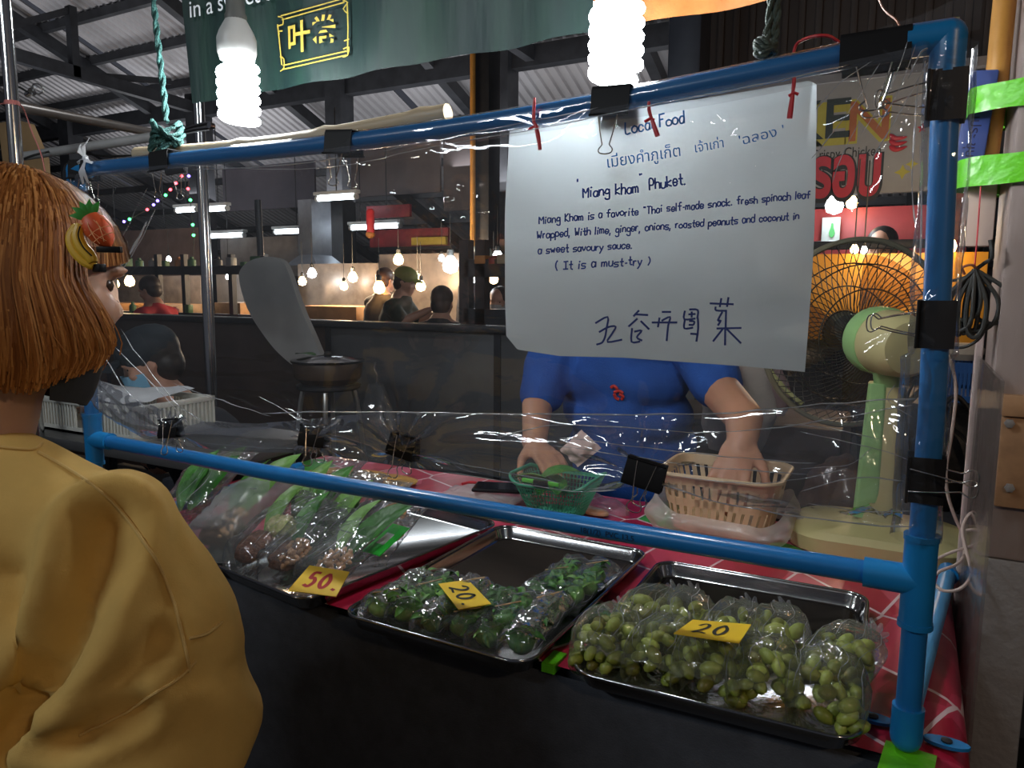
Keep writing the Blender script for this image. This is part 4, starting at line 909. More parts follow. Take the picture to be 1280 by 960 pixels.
# milky carrier bag heaped left of it, purse with red cord, phone, flat yellow pad, leaf, crumpled bags
def heap(name, px, w, d, h, m, lab, cat, seed, z=0.0):
    q = P(*px, Z=T + z)
    def f(u, v):
        a = 2 * PI * u; rr = math.sin(PI / 2 * (1 - v)); x = w / 2 * math.cos(a) * rr ** .8; y = d / 2 * math.sin(a) * rr ** .8; zz_ = h * math.sin(PI / 2 * v) ** .8; k = 1 + .35 * noise.noise((x * 20 + seed, y * 20, zz_ * 25))
        return Vector((q.x + x * k, q.y + y * k, T + .001 + zz_ * (1 + .5 * noise.noise((x * 26, y * 26, seed)))))
    return tag(MB().grid(f, 40, 12, True).obj(name, m, None, 50), lab, cat)
heap('crumpled_bag', (700, 660), .26, .1, .018, bagmilk, 'crumpled clear bag under the green basket', 'bag', 3)
heap('crumpled_bag', (440, 612), .2, .12, .03, bagfilm, 'crumpled clear bag in front of the flat yellow pad', 'bag', 5)
heap('crumpled_bag', (745, 636), .16, .1, .03, bagmilk, 'wrinkled clear bag of printed snacks between the two baskets', 'bag', 7)
heap('printed_packet', (738, 640), .09, .05, .012, mat('orange_print', (.6, .2, .05), .4, col2=(.5, .5, .42), scale=22), 'small packet printed orange inside the wrinkled bag', 'packet', 8)
heap('crumpled_bag', (1060, 640), .2, .14, .12, film('brown_bag', .06, .5, .2, .35, (.35, .22, .17), bump=.6), 'brownish clear bag heaped beside the fan column', 'bag', 12)
q = P(445, 596, Z=T + .012)
yp = MB().grid(lambda u, v: Vector((q.x + .17 * (v - .5) * 2 * 1.0 + .0, q.y + .02 + .03 * (v - .5) + (u - .5) * .15 * max(0, 1 - (2 * v - 1) ** 2) ** .5 + .004 * math.sin(v * 9), T + .006 + .014 * max(0, 1 - (2 * v - 1) ** 2) * (1 - (2 * u - 1) ** 2) + .004 * noise.noise((u * 5, v * 9, 2)))), 20, 40)
tag(yp.obj('yellow_pad', mat('woven_yellow', (.62, .33, .07), .6, var=.25, scale=26, bump=.4, bscale=90), None, 60), 'flat yellow oval pad lying on the red sheet', 'pad')
q = P(600, 628, Z=T); pu = thing('clear_purse', 'pale see-through pouch with a red cord beside the phone', 'pouch', q)
pouch(lambda v: (.13 * v - .04, .105 * (1 - .12 * v), .006 + .022 * math.sin(PI * v) ** .6), 30, 20, .004, 5).xf(Matrix.Translation(q) @ Matrix.Rotation(R(-10), 4, 'Z')).obj('pouch_body', thickbag, pu, 180)
MB().tube(smoothpath([q + Vector((x, y, .03)) for x, y in ((-.07, .03), (-.06, .055), (-.01, .06), (.03, .05), (.035, .03))], 5), .0035, 7).obj('red_cord', red_tie, pu)
q = P(630, 612, Z=T + .03); ph = thing('smartphone', 'black smartphone lying on the pale pouch', 'phone', q, (0, 0, R(20)))
MB().box((-.075, -.037, 0), (.075, .037, .009), .006).obj('phone_body', black_metal, ph, 40, True); MB().box((-.07, -.033, .0091), (.07, .033, .0094)).obj('screen', mat('dark_glass', (.01, .012, .018), .08, var=.05), ph, 0, True)
o = share('leaf', bigleaf[1], None, P(955, 690, Z=T + .003), (0, 0, R(-60)), (.9, .55, .4)); tag(o, 'green leaf lying flat by the milky bag handle', 'leaf')
o = MB().box((-.022, -.05, 0), (.03, .02, .0006)); o.xf(Matrix.Translation((0.0, -.012, T + .0005)) @ Matrix.Rotation(R(-6), 4, 'Z')); lime = mat('lime_tape', (.16, .72, .02), .3, var=.08, scale=30, bump=.3, bscale=40)
gt_ = P(688, 828, Z=T); tag(MB().box((gt_.x - .010, -.022, T - .012), (gt_.x + .010, .02, T + .0006)).obj('hem_tape', lime, None, 0), 'small lime green tape at the counter edge between two trays', 'tape')
ft = o.obj('foot_tape', lime, None, 0); tag(ft, 'lime green tape under the foot of the right post', 'tape')

# ------------------------------------------------------------------ the fan
FX, FY = -.062, .75
fb = mat('fan_cream', (.52, .46, .22), .42, var=.06); fgm = mat('fan_green', (.3, .52, .2), .4, var=.08); gw = mat('guard_wire', (.045, .04, .03), .4, .4); grim = mat('guard_rim', (.16, .15, .1), .45); bladem = mat('fan_blade_hub', (.03, .035, .03), .35); smoke = film('smoky_blade', .05, .4, .2, .12, (.3, .2, .08), bump=0, tint=(.62, .5, .36))
fan = thing('table_fan', 'cream and green table fan with a round wire guard', 'fan', (FX, FY, T))
MB().rings([rrect(.33, .23, .08, T + .001, 7, FX + .0, FY), rrect(.335, .235, .08, T + .03, 7, FX, FY), rrect(.31, .21, .075, T + .042, 7, FX, FY), rrect(.14, .11, .05, T + .055, 7, FX, FY + .01)]).obj('base', fb, fan, 30)
MB().rings([rrect(.085, .075, .025, T + .05, 6, FX, FY + .01), rrect(.072, .062, .022, T + .12, 6, FX, FY + .01), rrect(.062, .054, .02, T + .33, 6, FX + .004, FY + .01)]).obj('column', fb, fan, 40)
MB().rings([rrect(.05, .064, .01, T + .06, 6, FX - .022, FY + .008), rrect(.036, .056, .01, T + .335, 6, FX - .016, FY + .008)]).obj('green_stripe', fgm, fan, 40)
AX = Vector((-.50, .86, .06)).normalized(); mc = Vector((-.068, .74, 1.268)); hub = mc + AX * .13
MB().lathe([(.03, -.09), (.05, -.086), (.058, -.075), (.063, -.03), (.066, .02), (.066, .045), (.05, .058)], mc, 28, AX).obj('motor_housing', fb, fan, 40)
MB().lathe([(.0662, .0), (.068, .006), (.0685, .035), (.066, .05), (.05, .058)], mc, 28, AX).obj('housing_ring', fgm, fan, 40)
MB().rings([rrect(.05, .05, .015, T + .32, 5, FX + .002, FY + .012), rrect(.045, .05, .015, mc.z - .05, 5, mc.x, mc.y)]).obj('neck', fgm, fan, 40)
mb = MB()
for k in range(9): a = -.9 + k * .22; mb.ell(mc - AX * .0795 + frame_of(AX)[0] * (.045 * math.sin(a)) + frame_of(AX)[1] * (.045 * math.cos(a)), .0042, 6)
mb.obj('vent_holes', bladem, fan)
a_, b_, _ = frame_of(AX); GR = .2
def gp(r, q, z): return hub + AX * z + a_ * (r * math.cos(q)) + b_ * (r * math.sin(q))
for sgn, nm in ((-1, 'rear_guard'), (1, 'front_guard')):
    mb = MB()
    nw = 72 if sgn < 0 else 40
    for k in range(nw):
        q = 2 * PI * k / nw; mb.tube([gp(.045 + (GR - .045) * t, q + sgn * .75 * (1 - t) ** 1.2, sgn * (.055 * (1 - t ** 2.2)) + 0.0) for t in (0, .2, .4, .6, .8, .93, 1)], .0010, 4)
    for rr in (.045, .10, .15): t = (rr - .045) / (GR - .045); mb.tube([gp(rr, 2 * PI * i / 48, sgn * .055 * (1 - t ** 2.2)) for i in range(48)], .0016, 5, True)
    tag(mb.obj(nm, gw, fan), kind='stuff')
MB().tube([gp(GR, 2 * PI * i / 72, 0) for i in range(72)], .0065, 8, True).obj('guard_rim', grim, fan)
MB().lathe([(.04, -.02), (.044, .0), (.04, .03), (.02, .04)], hub, 20, AX).obj('hub', bladem, fan)
for k in range(3):
    q0 = k * 2 * PI / 3
    MB().grid(lambda u, v: gp(.035 + .135 * v, q0 + (u - .5) * (1.3 - .2 * v), (u - .5) * .05 * (1 - .3 * v)), 9, 8).obj('blade', smoke, fan)
MB().lathe([(.046, 0), (.046, .006), (.04, .012)], hub + AX * .055, 20, AX).obj('guard_badge', grim, fan)
MB().tube(smoothpath([mc - AX * .05 + Vector((.03, 0, -.06)), mc + Vector((.04, .02, -.13)), Vector((FX + .05, FY + .03, T + .2)), Vector((FX + .06, FY + .06, T + .06))], 6), .003, 6).obj('cord', rubber, fan)

# ------------------------------------------------------------------ the steel column beside the counter and what is strapped to it
colm = mat('column_paint', (.42, .34, .31), .55, col2=(.3, .24, .22), scale=5, bump=.15, stretch=(1, 1, .3)); rust = mat('rusty_paint', (.34, .33, .33), .6, col2=(.09, .035, .015), scale=7, thr=(.30, .42), bump=.3)
CXa, CXb, CYa, CYb = .088, .165, .42, .60
tag(MB().box((CXa, CYa, .96), (CXb, CYb, 3.6), .006).obj('pillar_1', colm), kind='structure'); tag(MB().box((CXa, CYa, 0), (CXb, CYb, .96), .006).obj('pillar_2', rust), kind='structure')
def on_col(x, y): return P(x, y, Y=CYa - .004)
ac = film('acrylic', .08, .6, .06, .06, (.6, .5, .45), bump=.05)
tag(MB().box((CXa - .012, .18, .2), (CXa - .008, CYb, 1.26)).obj('acrylic_sheet', ac, None, 0), 'clear plastic panel standing against the steel column', 'panel')
tag(MB().box((CXa - .016, CYb - .012, .5), (CXa - .004, CYb + .004, 1.3), .002).obj('edge_strip_moulding', mat('pinkish_white', (.62, .5, .46), .5), None, 0), 'thin pale strip along the edge of the steel column', 'strip')
br = thing('angle_bracket', 'rusty bolted steel bracket on the front of the column', 'bracket', on_col(1268, 640)); bm_ = mat('bracket_warm_lit', (.55, .32, .17), .55, var=.3, scale=14)  # orange base colour carries the warm light on the bracket
p, q = on_col(1252, 520), on_col(1300, 638); MB().box((p.x, CYa - .012, q.z), (q.x, CYa, p.z), .002).obj('plate', bm_, br)
p2, q2 = on_col(1253, 492), on_col(1300, 522); MB().box((p2.x, CYa - .018, q2.z), (q2.x, CYa, p2.z), .002).obj('flange', bm_, br)
for z in (528, 608): o = on_col(1261, z); MB().lathe([(.007, 0), (.007, .005), (.004, .006)], (o.x, CYa - .012, o.z), 6, (0, -1, 0)).obj('bolt', rust, br)
# yellow pole, blue text box and pale board strapped on with two lime tapes
YP = P(1245, 60, Y=.5); x0 = YP.x
tag(MB().tube([P(1262, -60, Y=.5), P(1243, 130, Y=.5), P(1230, 225, Y=.5), P(1226, 300, Y=.5)], .016, 14).obj('yellow_pole', mat('yellow_paint', (.62, .3, .06), .45)), 'yellow ochre pole strapped to the steel column', 'pole')
bx = thing('blue_box', 'narrow blue box with vertical Thai lettering strapped by lime tape', 'box', P(1217, 215, Y=.48)); a, b = P(1208, 95, Y=.47), P(1226, 215, Y=.47)
ctr = P(1217, 162, Y=.49); tilt = Matrix.Translation(ctr) @ Matrix.Rotation(R(4.5), 4, 'Y')
MB().box((-.018, -.016, -.085), (.02, .02, .085), .003).xf(tilt).obj('box_body', mat('blue_card', (.06, .1, .32), .5), bx)
tm = textmesh('แขนประ ขุนทอ', .02); tm.xf(tilt @ Matrix.Translation((-.006, -.0166, .047)) @ Matrix.Rotation(R(90), 4, 'X') @ Matrix.Rotation(R(-90), 4, 'Z')).obj('lettering', mat('dark_ink', (.02, .015, .05), .5), bx, 0)
tag(MB().box((P(1206, 240, Y=.47).x, .465, P(1220, 308, Y=.47).z), (P(1246, 240, Y=.47).x, .495, P(1220, 200, Y=.47).z), .002).obj('pale_board', mat('pale_board', (.66, .5, .42), .6, var=.06)), 'pale pinkish board strapped to the column under the lower lime tape', 'board')
for (y0, y1, xa, lab) in ((108, 141, 1213, 'upper lime green tape band round the column and blue box'), (197, 233, 1199, 'lower lime green tape band round the column and blue box')):
    zt, zb = P(1230, y0, Y=.44).z, P(1230, y1, Y=.44).z; xl = P(xa, y0, Y=.44).x
    path = [(CXb + .004, .40), (CXa + .05, .404), (CXa, .412), (xl + .01, .435), (xl, .46), (xl + .002, .51), (CXa - .004, .56), (CXa - .003, CYb + .003), (CXb + .004, CYb + .003)]
    pts = smoothpath([(a, b, 0) for a, b in path], 4)
    mb = MB().grid(lambda u, v: Vector((pts[int(u * (len(pts) - 1))].x, pts[int(u * (len(pts) - 1))].y + .002 * noise.noise((u * 30, v * 3, y0)), zb + (zt - zb) * v + .004 * noise.noise((u * 8, v, y0)))), len(pts), 6)
    tag(mb.obj('lime_tape', lime, None, 60), lab, 'tape', 'lime tape bands on the column')
# coil of black cable hung on a red string, and the white cord
cb_ = thing('cable_coil', 'bundled black cable hanging from a red string by the column', 'cable', P(1212, 410, Y=.43))
kp = P(1218, 338, Y=.43)
for k in range(9):
    w_ = rnd.uniform(.004, .02) + (.012 if k > 6 else 0); L = rnd.uniform(.075, .105); dx = rnd.uniform(-.02, .012) + (.02 if k > 6 else 0); yy = rnd.uniform(-.012, .012)
    MB().tube(smoothpath([kp + Vector((0, yy * .3, 0)), kp + Vector((dx - w_, yy, -L * .45)), kp + Vector((dx - w_ * .9, yy, -L * .85)), kp + Vector((dx, yy, -L)), kp + Vector((dx + w_ * .9, yy, -L * .85)), kp + Vector((dx + w_, yy, -L * .45)), kp + Vector((0, yy * .3, .002))], 5), .0032, 7).obj('loop', rubber, cb_)
MB().tube([P(1226, 232, Y=.43), P(1222, 290, Y=.43), kp], .0013, 6).obj('red_string', red_tie, cb_)
MB().tube(smoothpath([kp + Vector((-.012, 0, -.006)), kp + Vector((-.016, -.004, .004)), kp + Vector((-.004, -.006, .008)), kp + Vector((.004, 0, 0))], 4), .002, 6).obj('wire_tie', mat('wire_red', (.3, .1, .06), .5), cb_)
MB().tube(smoothpath([kp, kp + Vector((.014, .01, .012)), P(1240, 322, Y=.41), P(1238, 300, Y=.41)], 5), .003, 7).obj('lead', rubber, cb_)
MB().tube(smoothpath([P(1234, 400, Y=.43), P(1225, 422, Y=.43), P(1205, 434, Y=.43), P(1182, 433, Y=.43)], 5), .0026, 6).obj('lead', rubber, cb_)
MB().tube(smoothpath([P(1212, 345, Y=.44), P(1195, 350, Y=.46), P(1172, 353, Y=.48)], 5), .0026, 6).obj('lead', rubber, cb_)
cordm = mat('white_cord', (.55, .42, .36), .45)
pts = [(1181, 432, .3), (1190, 458, .3), (1195, 490, .3), (1190, 540, .3), (1183, 585, .3), (1184, 615, .3), (1193, 645, .3), (1202, 665, .3), (1206, 690, .28), (1196, 705, .26), (1175, 714, .25), (1166, 725, .25), (1178, 738, .24), (1200, 736, .24), (1214, 718, .24), (1208, 690, .26), (1203, 662, .28), (1213, 642, .3), (1232, 640, .3)]
tag(MB().tube(smoothpath([P(a, b, Y=y + .15) for a, b, y in pts], 5), .0026, 7).obj('extension_cable', cordm), 'pale electric cord looping down behind the right post', 'cord')
tag(MB().tube(smoothpath([P(a, b, Y=.42) for a, b in ((1168, 700), (1190, 690), (1215, 682), (1228, 674), (1222, 662), (1208, 663))], 5), .0024, 7).obj('extension_cable', cordm), 'loose loop of pale cord above the foot pipe end', 'cord')
tag(MB().tube(smoothpath([P(962, 462, Y=1.1), P(972, 475, Y=1.1), P(985, 490, Y=1.1), P(1003, 505, Y=1.1)], 4), .006, 7).obj('yellow_hose', mat('pale_yellow', (.5, .48, .2), .5)), 'thin pale yellow hose curving down behind the fan', 'hose')
# ------------------------------------------------------------------ people
from mathutils.bvhtree import BVHTree
skin = mat('skin', (.52, .28, .19), .5, var=.1, scale=6, sss=.15); skin_d = mat('skin_tan', (.5, .25, .15), .5, var=.1, scale=6, sss=.15); skin_p = mat('skin_pale', (.6, .36, .26), .5, var=.08, scale=6, sss=.15)
eye_w = mat('eye', (.05, .03, .022), .2); hair_k = mat('black_hair', (.012, .01, .01), .4, var=.3, scale=40, stretch=(1, 1, .1))
def basis(fwd, up=(0, 0, 1)):
    f = Vector(fwd).normalized(); r = f.cross(Vector(up)).normalized(); u = r.cross(f); return r, f, u
def head_into(mb, c, fwd, s=1.0, up=(0, 0, 1)):
    """skull, jaw, nose, lips, brow, ears; c is the middle of the head"""
    r, f, u = basis(fwd, up); c = Vector(c); Mx = Matrix((r, f, u)).transposed()
    def e(x, y, z, a, b, d, n=14): mb.ell(c + (r * x + f * y + u * z) * s, (a * s, b * s, d * s), n, Mx)
    e(0, -.008, .03, .074, .095, .088, 18); e(0, .022, -.03, .064, .072, .078, 16); e(0, .045, -.085, .04, .042, .03)
    e(0, .084, -.008, .012, .016, .026); e(0, .092, -.024, .017, .014, .012); e(0, .082, -.058, .024, .012, .008); e(0, .08, -.068, .02, .013, .008)
    for k in (-1, 1): e(k * .033, .079, .022, .022, .012, .008); e(k * .074, -.008, -.008, .006, .014, .025); e(k * .045, .062, -.025, .022, .022, .02)
    return r, f, u
def eyes(par, c, b, s=1.0):
    r, f, u = b
    for k in (-1, 1): MB().ell(Vector(c) + (r * k * .032 + f * .068 + u * .004) * s, .0105 * s, 10).obj('eye', eye_w, par)
def hand_into(mb, wrist, d, n, spread=.3, curl=.5, s=1.0, side=1, curls=None):
    """wrist point, d along the hand, n out of the back of the hand; side +1 puts the thumb on the +(d x n) side"""
    d = Vector(d).normalized(); n = (Vector(n) - d * Vector(n).dot(d)).normalized(); x = d.cross(n); w0 = Vector(wrist); Mx = Matrix((x, d, n)).transposed()
    mb.ell(w0 + d * .045 * s, (.037 * s, .052 * s, .0155 * s), 14, Mx); mb.cap(w0 - d * .02 * s, .024 * s, w0 + d * .02 * s, .026 * s)
    for i, L in enumerate((.074, .084, .078, .06)):
        o = (1.5 - i) * .0195 * side; p = w0 + (d * (.083 - .004 * abs(i - 1.4)) + x * o) * s; a = (1.5 - i) * spread * .25 * side; dd = (d * math.cos(a) + x * math.sin(a)); cu = (curls or [curl] * 4)[i]; rr = .0092 * s
        mb.cap(w0 + (d * .05 + x * o * .8) * s, .011 * s, p, .0098 * s, 8)
        for j, fr in enumerate((.45, .32, .23)):
            cc = cu * (.55, 1.25, 1.7)[j]; q = p + (dd * math.cos(cc) - n * math.sin(cc)) * L * fr * s; mb.cap(p, rr, q, rr * .92, 8); p = q; rr *= .92
    p = w0 + (d * .02 + x * .026 * side) * s
    for L, a, cc, rr in ((.045, .75, .25, .0125), (.034, .45, .5, .0105), (.026, .25, .7, .0092)):
        q = p + (d * math.cos(a) * math.cos(cc) + x * side * math.sin(a) - n * math.sin(cc)).normalized() * L * s; mb.cap(p, rr * s, q, rr * .94 * s, 8); p = q
def bvh(o):
    dg = bpy.context.evaluated_depsgraph_get(); me = o.data; off = wloc(o); return BVHTree.FromPolygons([v.co + off for v in me.vertices], [p.vertices for p in me.polygons])
def drape(tree, pts, lift=.0012, k=5):
    out = []
    for a, b in smoothpath([(x, y, 0) for x, y in pts], k) and [(q.x, q.y) for q in smoothpath([(x, y, 0) for x, y in pts], k)]:
        h = tree.ray_cast(CAM, ray(a, b).normalized())
        if h[0] is not None: out.append(h[0] + h[1] * lift * (1 if h[1].dot(ray(a, b)) < 0 else -1))
    return out

# --- the customer: copper bob, black mask, yellow sweatshirt
C = P(33, 350, D=.82)
wo = thing('person', 'woman with a copper bob and yellow sweatshirt at the counter', 'person', (C.x, C.y, 0))
FW = Vector((.19, 1, -.14)); sh = mat('yellow_sweatshirt', (.66, .43, .13), .9, var=.1, scale=14, bump=.08, bscale=600, spec=.2); rib_m = mat('sweatshirt_rib', (.7, .47, .16), .85, var=.08, scale=14, bump=.3, bscale=300, stretch=(1, 1, 8))
Nk = C + Vector((-.024, -.058, -.17)); mb = MB(); hb = head_into(mb, C, FW); mb.limb([C + Vector((-.01, -.03, -.06)), Nk], [.056, .06])
pel = Vector((Nk.x, Nk.y - .02, .82)); mb.ell((Nk.x, Nk.y, 1.0), (.1, .065, .12), 16); mb.limb([Nk + Vector((0, 0, -.10)), pel], [.06, .08]); mb.ell(pel, (.14, .1, .13), 16)
SR, SL = Nk + Vector((.195, .03, -.088)), Nk + Vector((-.165, 0, -.068)); ER, EL = Vector((SR.x + .045, SR.y + .0, .925)), Vector((SL.x - .03, SL.y + .05, .86)); WR, WL = Vector((Nk.x - .03, Nk.y + .15, .88)), Vector((Nk.x - .12, Nk.y + .22, .93))
for S_, E_, W_ in ((SR, ER, WR), (SL, EL, WL)): mb.limb([Nk + Vector((0, 0, -.085)), S_ + Vector((0, 0, -.02))], [.04, .034]); mb.limb([S_ + Vector((0, 0, -.02)), E_, W_], [.038, .036, .029])
hand_into(mb, WR, (-.9, .25, .15), (.3, .5, .6), .2, .5, .92, -1); hand_into(mb, WL, (.6, .45, .1), (-.3, .5, .6), .2, .5, .92, 1)
for k in (-.085, .085): mb.limb([pel + Vector((k, 0, -.05)), (pel.x + k * 1.1, pel.y + .02, .45), (pel.x + k * 1.1, pel.y - .01, .08)], [.085, .055, .04]); mb.limb([(pel.x + k * 1.1, pel.y - .03, .05), (pel.x + k * 1.1, pel.y + .12, .035)], [.04, .03])
blob(mb, .0075, 3).obj('body', skin_p, wo, 60); eyes(wo, C, hb)
st = MB()
for z, a, b, dy in ((1.12, .16, .095, 0), (1.04, .19, .118, -.005), (.95, .19, .13, -.01), (.85, .19, .135, -.01), (.75, .185, .135, -.01), (.66, .175, .125, -.01)): st.ell((Nk.x + .01, Nk.y + dy, z), (a, b, .085), 22)
st.limb([Nk + Vector((0, -.005, -.062)), SR + Vector((-.02, 0, .0))], [.082, .064]); st.limb([Nk + Vector((0, -.005, -.062)), SL + Vector((.02, 0, .0))], [.082, .07])
for S_, E_, W_ in ((SR, ER, WR), (SL, EL, WL)): st.limb([S_ + Vector((-.01 if S_ is SR else .01, 0, 0)), S_.lerp(E_, .5) + Vector((.012 if S_ is SR else -.012, 0, 0)), E_ + Vector((.006 if S_ is SR else -.006, -.01, -.005)), W_.lerp(E_, .12)], [.07, .09, .1, .05])
def folds(v, n):
    k = .008 * noise.noise((v.x * 9, v.y * 9, v.z * 5)) + .004 * math.sin((v.z * 34 + v.x * 30) + 4 * noise.noise(v * 6))
    if v.x > Nk.x + .12 and v.z < 1.0: k += .0045 * math.sin(v.z * 62 + v.y * 30 + 4 * noise.noise(v * 7))
    d = v.x - (Nk.x + .115) - (1.12 - v.z) * .10 * -1 * .2  # the long crease where the sleeve meets the back
    if v.y < Nk.y + .03 and v.z < 1.08: k -= .022 * math.exp(-(d / .022) ** 2) * min(1, (1.08 - v.z) / .12); k += .010 * math.exp(-((d - .05) / .03) ** 2) * min(1, (1.08 - v.z) / .12)
    k += .006 * math.sin((v.x * .8 + v.z) * 46 + 3 * noise.noise(v * 5)) * max(0, 1 - abs(v.z - .9) / .12) * (1 if v.x < Nk.x + .12 else .3)
    return v + n * k
sw = blob(st, .0085, 7, .5, folds).obj('sweatshirt', sh, wo, 70)
MB().tube([Nk + Vector((.062 * math.cos(q), -.003 + .062 * math.sin(q), -.008 + .016 * math.sin(q) * -1)) for q in [2 * PI * i / 28 for i in range(28)]], .013, 10, True, flat=1.0).obj('collar', rib_m, wo, 60)
tr_ = bvh(sw); off = wloc(sw); nrm_ = [v.normal.copy() for v in sw.data.vertices]
for line, rad, dep in (([(132, 660), (118, 715), (88, 780), (52, 850), (8, 925)], .02, .03), ([(45, 915), (90, 922), (135, 905), (172, 888)], .012, .014), ([(200, 800), (160, 850), (120, 880)], .012, .008), ([(150, 690), (180, 740), (200, 800)], .014, .005)):
    cr_ = drape(tr_, line, 0)
    for v, n in zip(sw.data.vertices, nrm_):
        p = v.co + off; d = min((p - q).length for q in cr_) if cr_ else 9
        if d < rad * 3.2: v.co -= n * dep * (math.exp(-(d / rad) ** 2) - .55 * math.exp(-((d - 1.9 * rad) / (rad * .8)) ** 2))
tr_ = bvh(sw)
for pts in ([(48, 566), (90, 590), (140, 625), (180, 675), (208, 730), (228, 790), (236, 840)], [(100, 918), (150, 895), (190, 868), (222, 848), (244, 826)], [(236, 798), (258, 792), (276, 778)], [(0, 560), (40, 563), (52, 555)]):
    q = drape(tr_, pts)
    if len(q) > 3: MB().tube(q, .0016, 6).obj('seam', rib_m, sw)
tro = MB()
for k in (-.085, .085): tro.limb([pel + Vector((k, 0, -.02)), (pel.x + k * 1.1, pel.y + .02, .45), (pel.x + k * 1.1, pel.y - .01, .12)], [.11, .078, .06])
tro.ell(pel + Vector((0, 0, -.05)), (.175, .135, .12), 16); blob(tro, .012, 4).obj('trousers', mat('dark_trousers', (.02, .022, .03), .8), wo, 60)
mk = MB(); r_, f_, u_ = hb
mk.grid(lambda u, v: C + r_ * (.078 * math.sin((u - .5) * 3.3) * (.88 + .12 * v)) + f_ * (.012 + .082 * math.cos((u - .5) * 3.3) * (.66 + .34 * v ** .6)) + u_ * (-.138 + .13 * v * (1 - .35 * abs(2 * u - 1)) + .012 * abs(2 * u - 1)), 24, 12); mk.obj('face_mask', mat('black_mask', (.012, .012, .013), .8), wo, 180)
# hair: a close cap of hair plus single strands falling to the jaw line
hair = mat('copper_hair_base', (.2, .075, .02), .7, spec=.15, var=.3, scale=60, stretch=(1, 1, .06))
def hairm():
    m, t, b = nt('copper_hair'); g_ = N(t, 'ShaderNodeNewGeometry'); rp = N(t, 'ShaderNodeValToRGB'); e = rp.color_ramp.elements; e[0].color = (.2, .066, .015, 1); e[1].color = (.58, .27, .085, 1)
    x = e.new(.5); x.color = (.36, .135, .032, 1); t.links.new(g_.outputs['Random Per Island'], rp.inputs[0]); t.links.new(rp.outputs[0], b.inputs['Base Color']); b.inputs['Roughness'].default_value = .5; b.inputs['Specular IOR Level'].default_value = .3
    return m
hs = hairm()
def hairpt(ph, t, lift=0.0):
    """ph: angle round the head (0 = face, + towards her right); t 0 crown .. 1 hem"""
    a_ = ph if ph <= PI else ph - 2 * PI
    if t > .5 and 1.2 < abs(a_) < 2.1: k = max(0, 1 - (abs(a_) - 1.2) / .9); ph -= math.copysign(.42 * k * min(1, (t - .5) / .4), a_)
    rx, ry = .083 + lift, .112 + lift; dr = Vector((math.sin(ph) * rx, math.cos(ph) * ry * (1.0 if math.cos(ph) > 0 else 1.04), 0)); hem = -.124 + .045 * max(0, math.cos(ph)) ** 1.0 + (.01 if math.sin(ph) > 0 else 0)
    if t < .42: q = t / .42 * PI / 2; k = math.sin(q); z = .03 + (.098 + lift) * math.cos(q) - .012; p = dr * k
    else:
        k = (t - .42) / .58; z = .018 + (hem - .018) * k; p = dr * (1 + .10 * math.sin(PI * min(1, k * .8)) - .13 * k ** 3)
    return C + r_ * p.x + f_ * (p.y - .012) + u_ * z
FACE = 1.28
MB().grid(lambda u, v: hairpt(FACE + u * (2 * PI - 2 * FACE), v, -.004), 60, 26).obj('hair', hair, wo, 180)
MB().grid(lambda u, v: hairpt(-FACE + u * 2 * FACE, v * .37, -.003), 24, 10).obj('hair', hair, wo, 180)
hr = random.Random(3); mb = MB()
for i in range(5200):
    ph = hr.uniform(FACE - .04, 2 * PI - FACE + .04); t0 = hr.uniform(0, .35) if hr.random() < .75 else hr.uniform(.3, .8); t1 = hr.uniform(.86, 1.03) if hr.random() < .9 else hr.uniform(.6, .9); lf = hr.uniform(0, .007); ph2 = ph + hr.gauss(0, .03); w_ = hr.uniform(.0004, .0011); vs = []; n = 9
    fly = hr.random() < .03; ws = hr.uniform(0, 30)
    for j in range(n):
        t = t0 + (t1 - t0) * j / (n - 1); q = ph + (ph2 - ph) * j / (n - 1); p = hairpt(q, t, lf + (.012 * j / n if fly else 0) + .0022 * noise.noise((q * 7, t * 1.5, 0))); d = r_ * math.cos(q) - f_ * math.sin(q); p = p + d * (.0005 * math.sin(t * 9 + ws)); vs += [p - d * w_, p + d * w_]
    mb.add(vs, [(2 * j, 2 * j + 1, 2 * j + 3, 2 * j + 2) for j in range(n - 1)])
for i in range(2200):  # the parting and fringe over the forehead
    ph = hr.uniform(-FACE - .2, FACE + .2); lf = hr.uniform(0, .006); w_ = hr.uniform(.0004, .001); vs = []; n = 8
    for j in range(n): t = (.34 + .07 * abs(ph)) * j / (n - 1); p = hairpt(ph, t, lf); d = r_ * math.cos(ph) - f_ * math.sin(ph); vs += [p - d * w_, p + d * w_]
    mb.add(vs, [(2 * j, 2 * j + 1, 2 * j + 3, 2 * j + 2) for j in range(n - 1)])
hso = bpy.data.objects.new('hair_strands', None)
me = bpy.data.meshes.new('hair_strands'); off = wloc(wo); me.from_pydata([tuple(v - off) for v in mb.v], [], mb.f); me.materials.append(hs); bpy.data.objects.remove(hso)
ho = bpy.data.objects.new('hair_strands', me); COL.objects.link(ho); ho.parent = wo; tag(ho, kind='stuff')
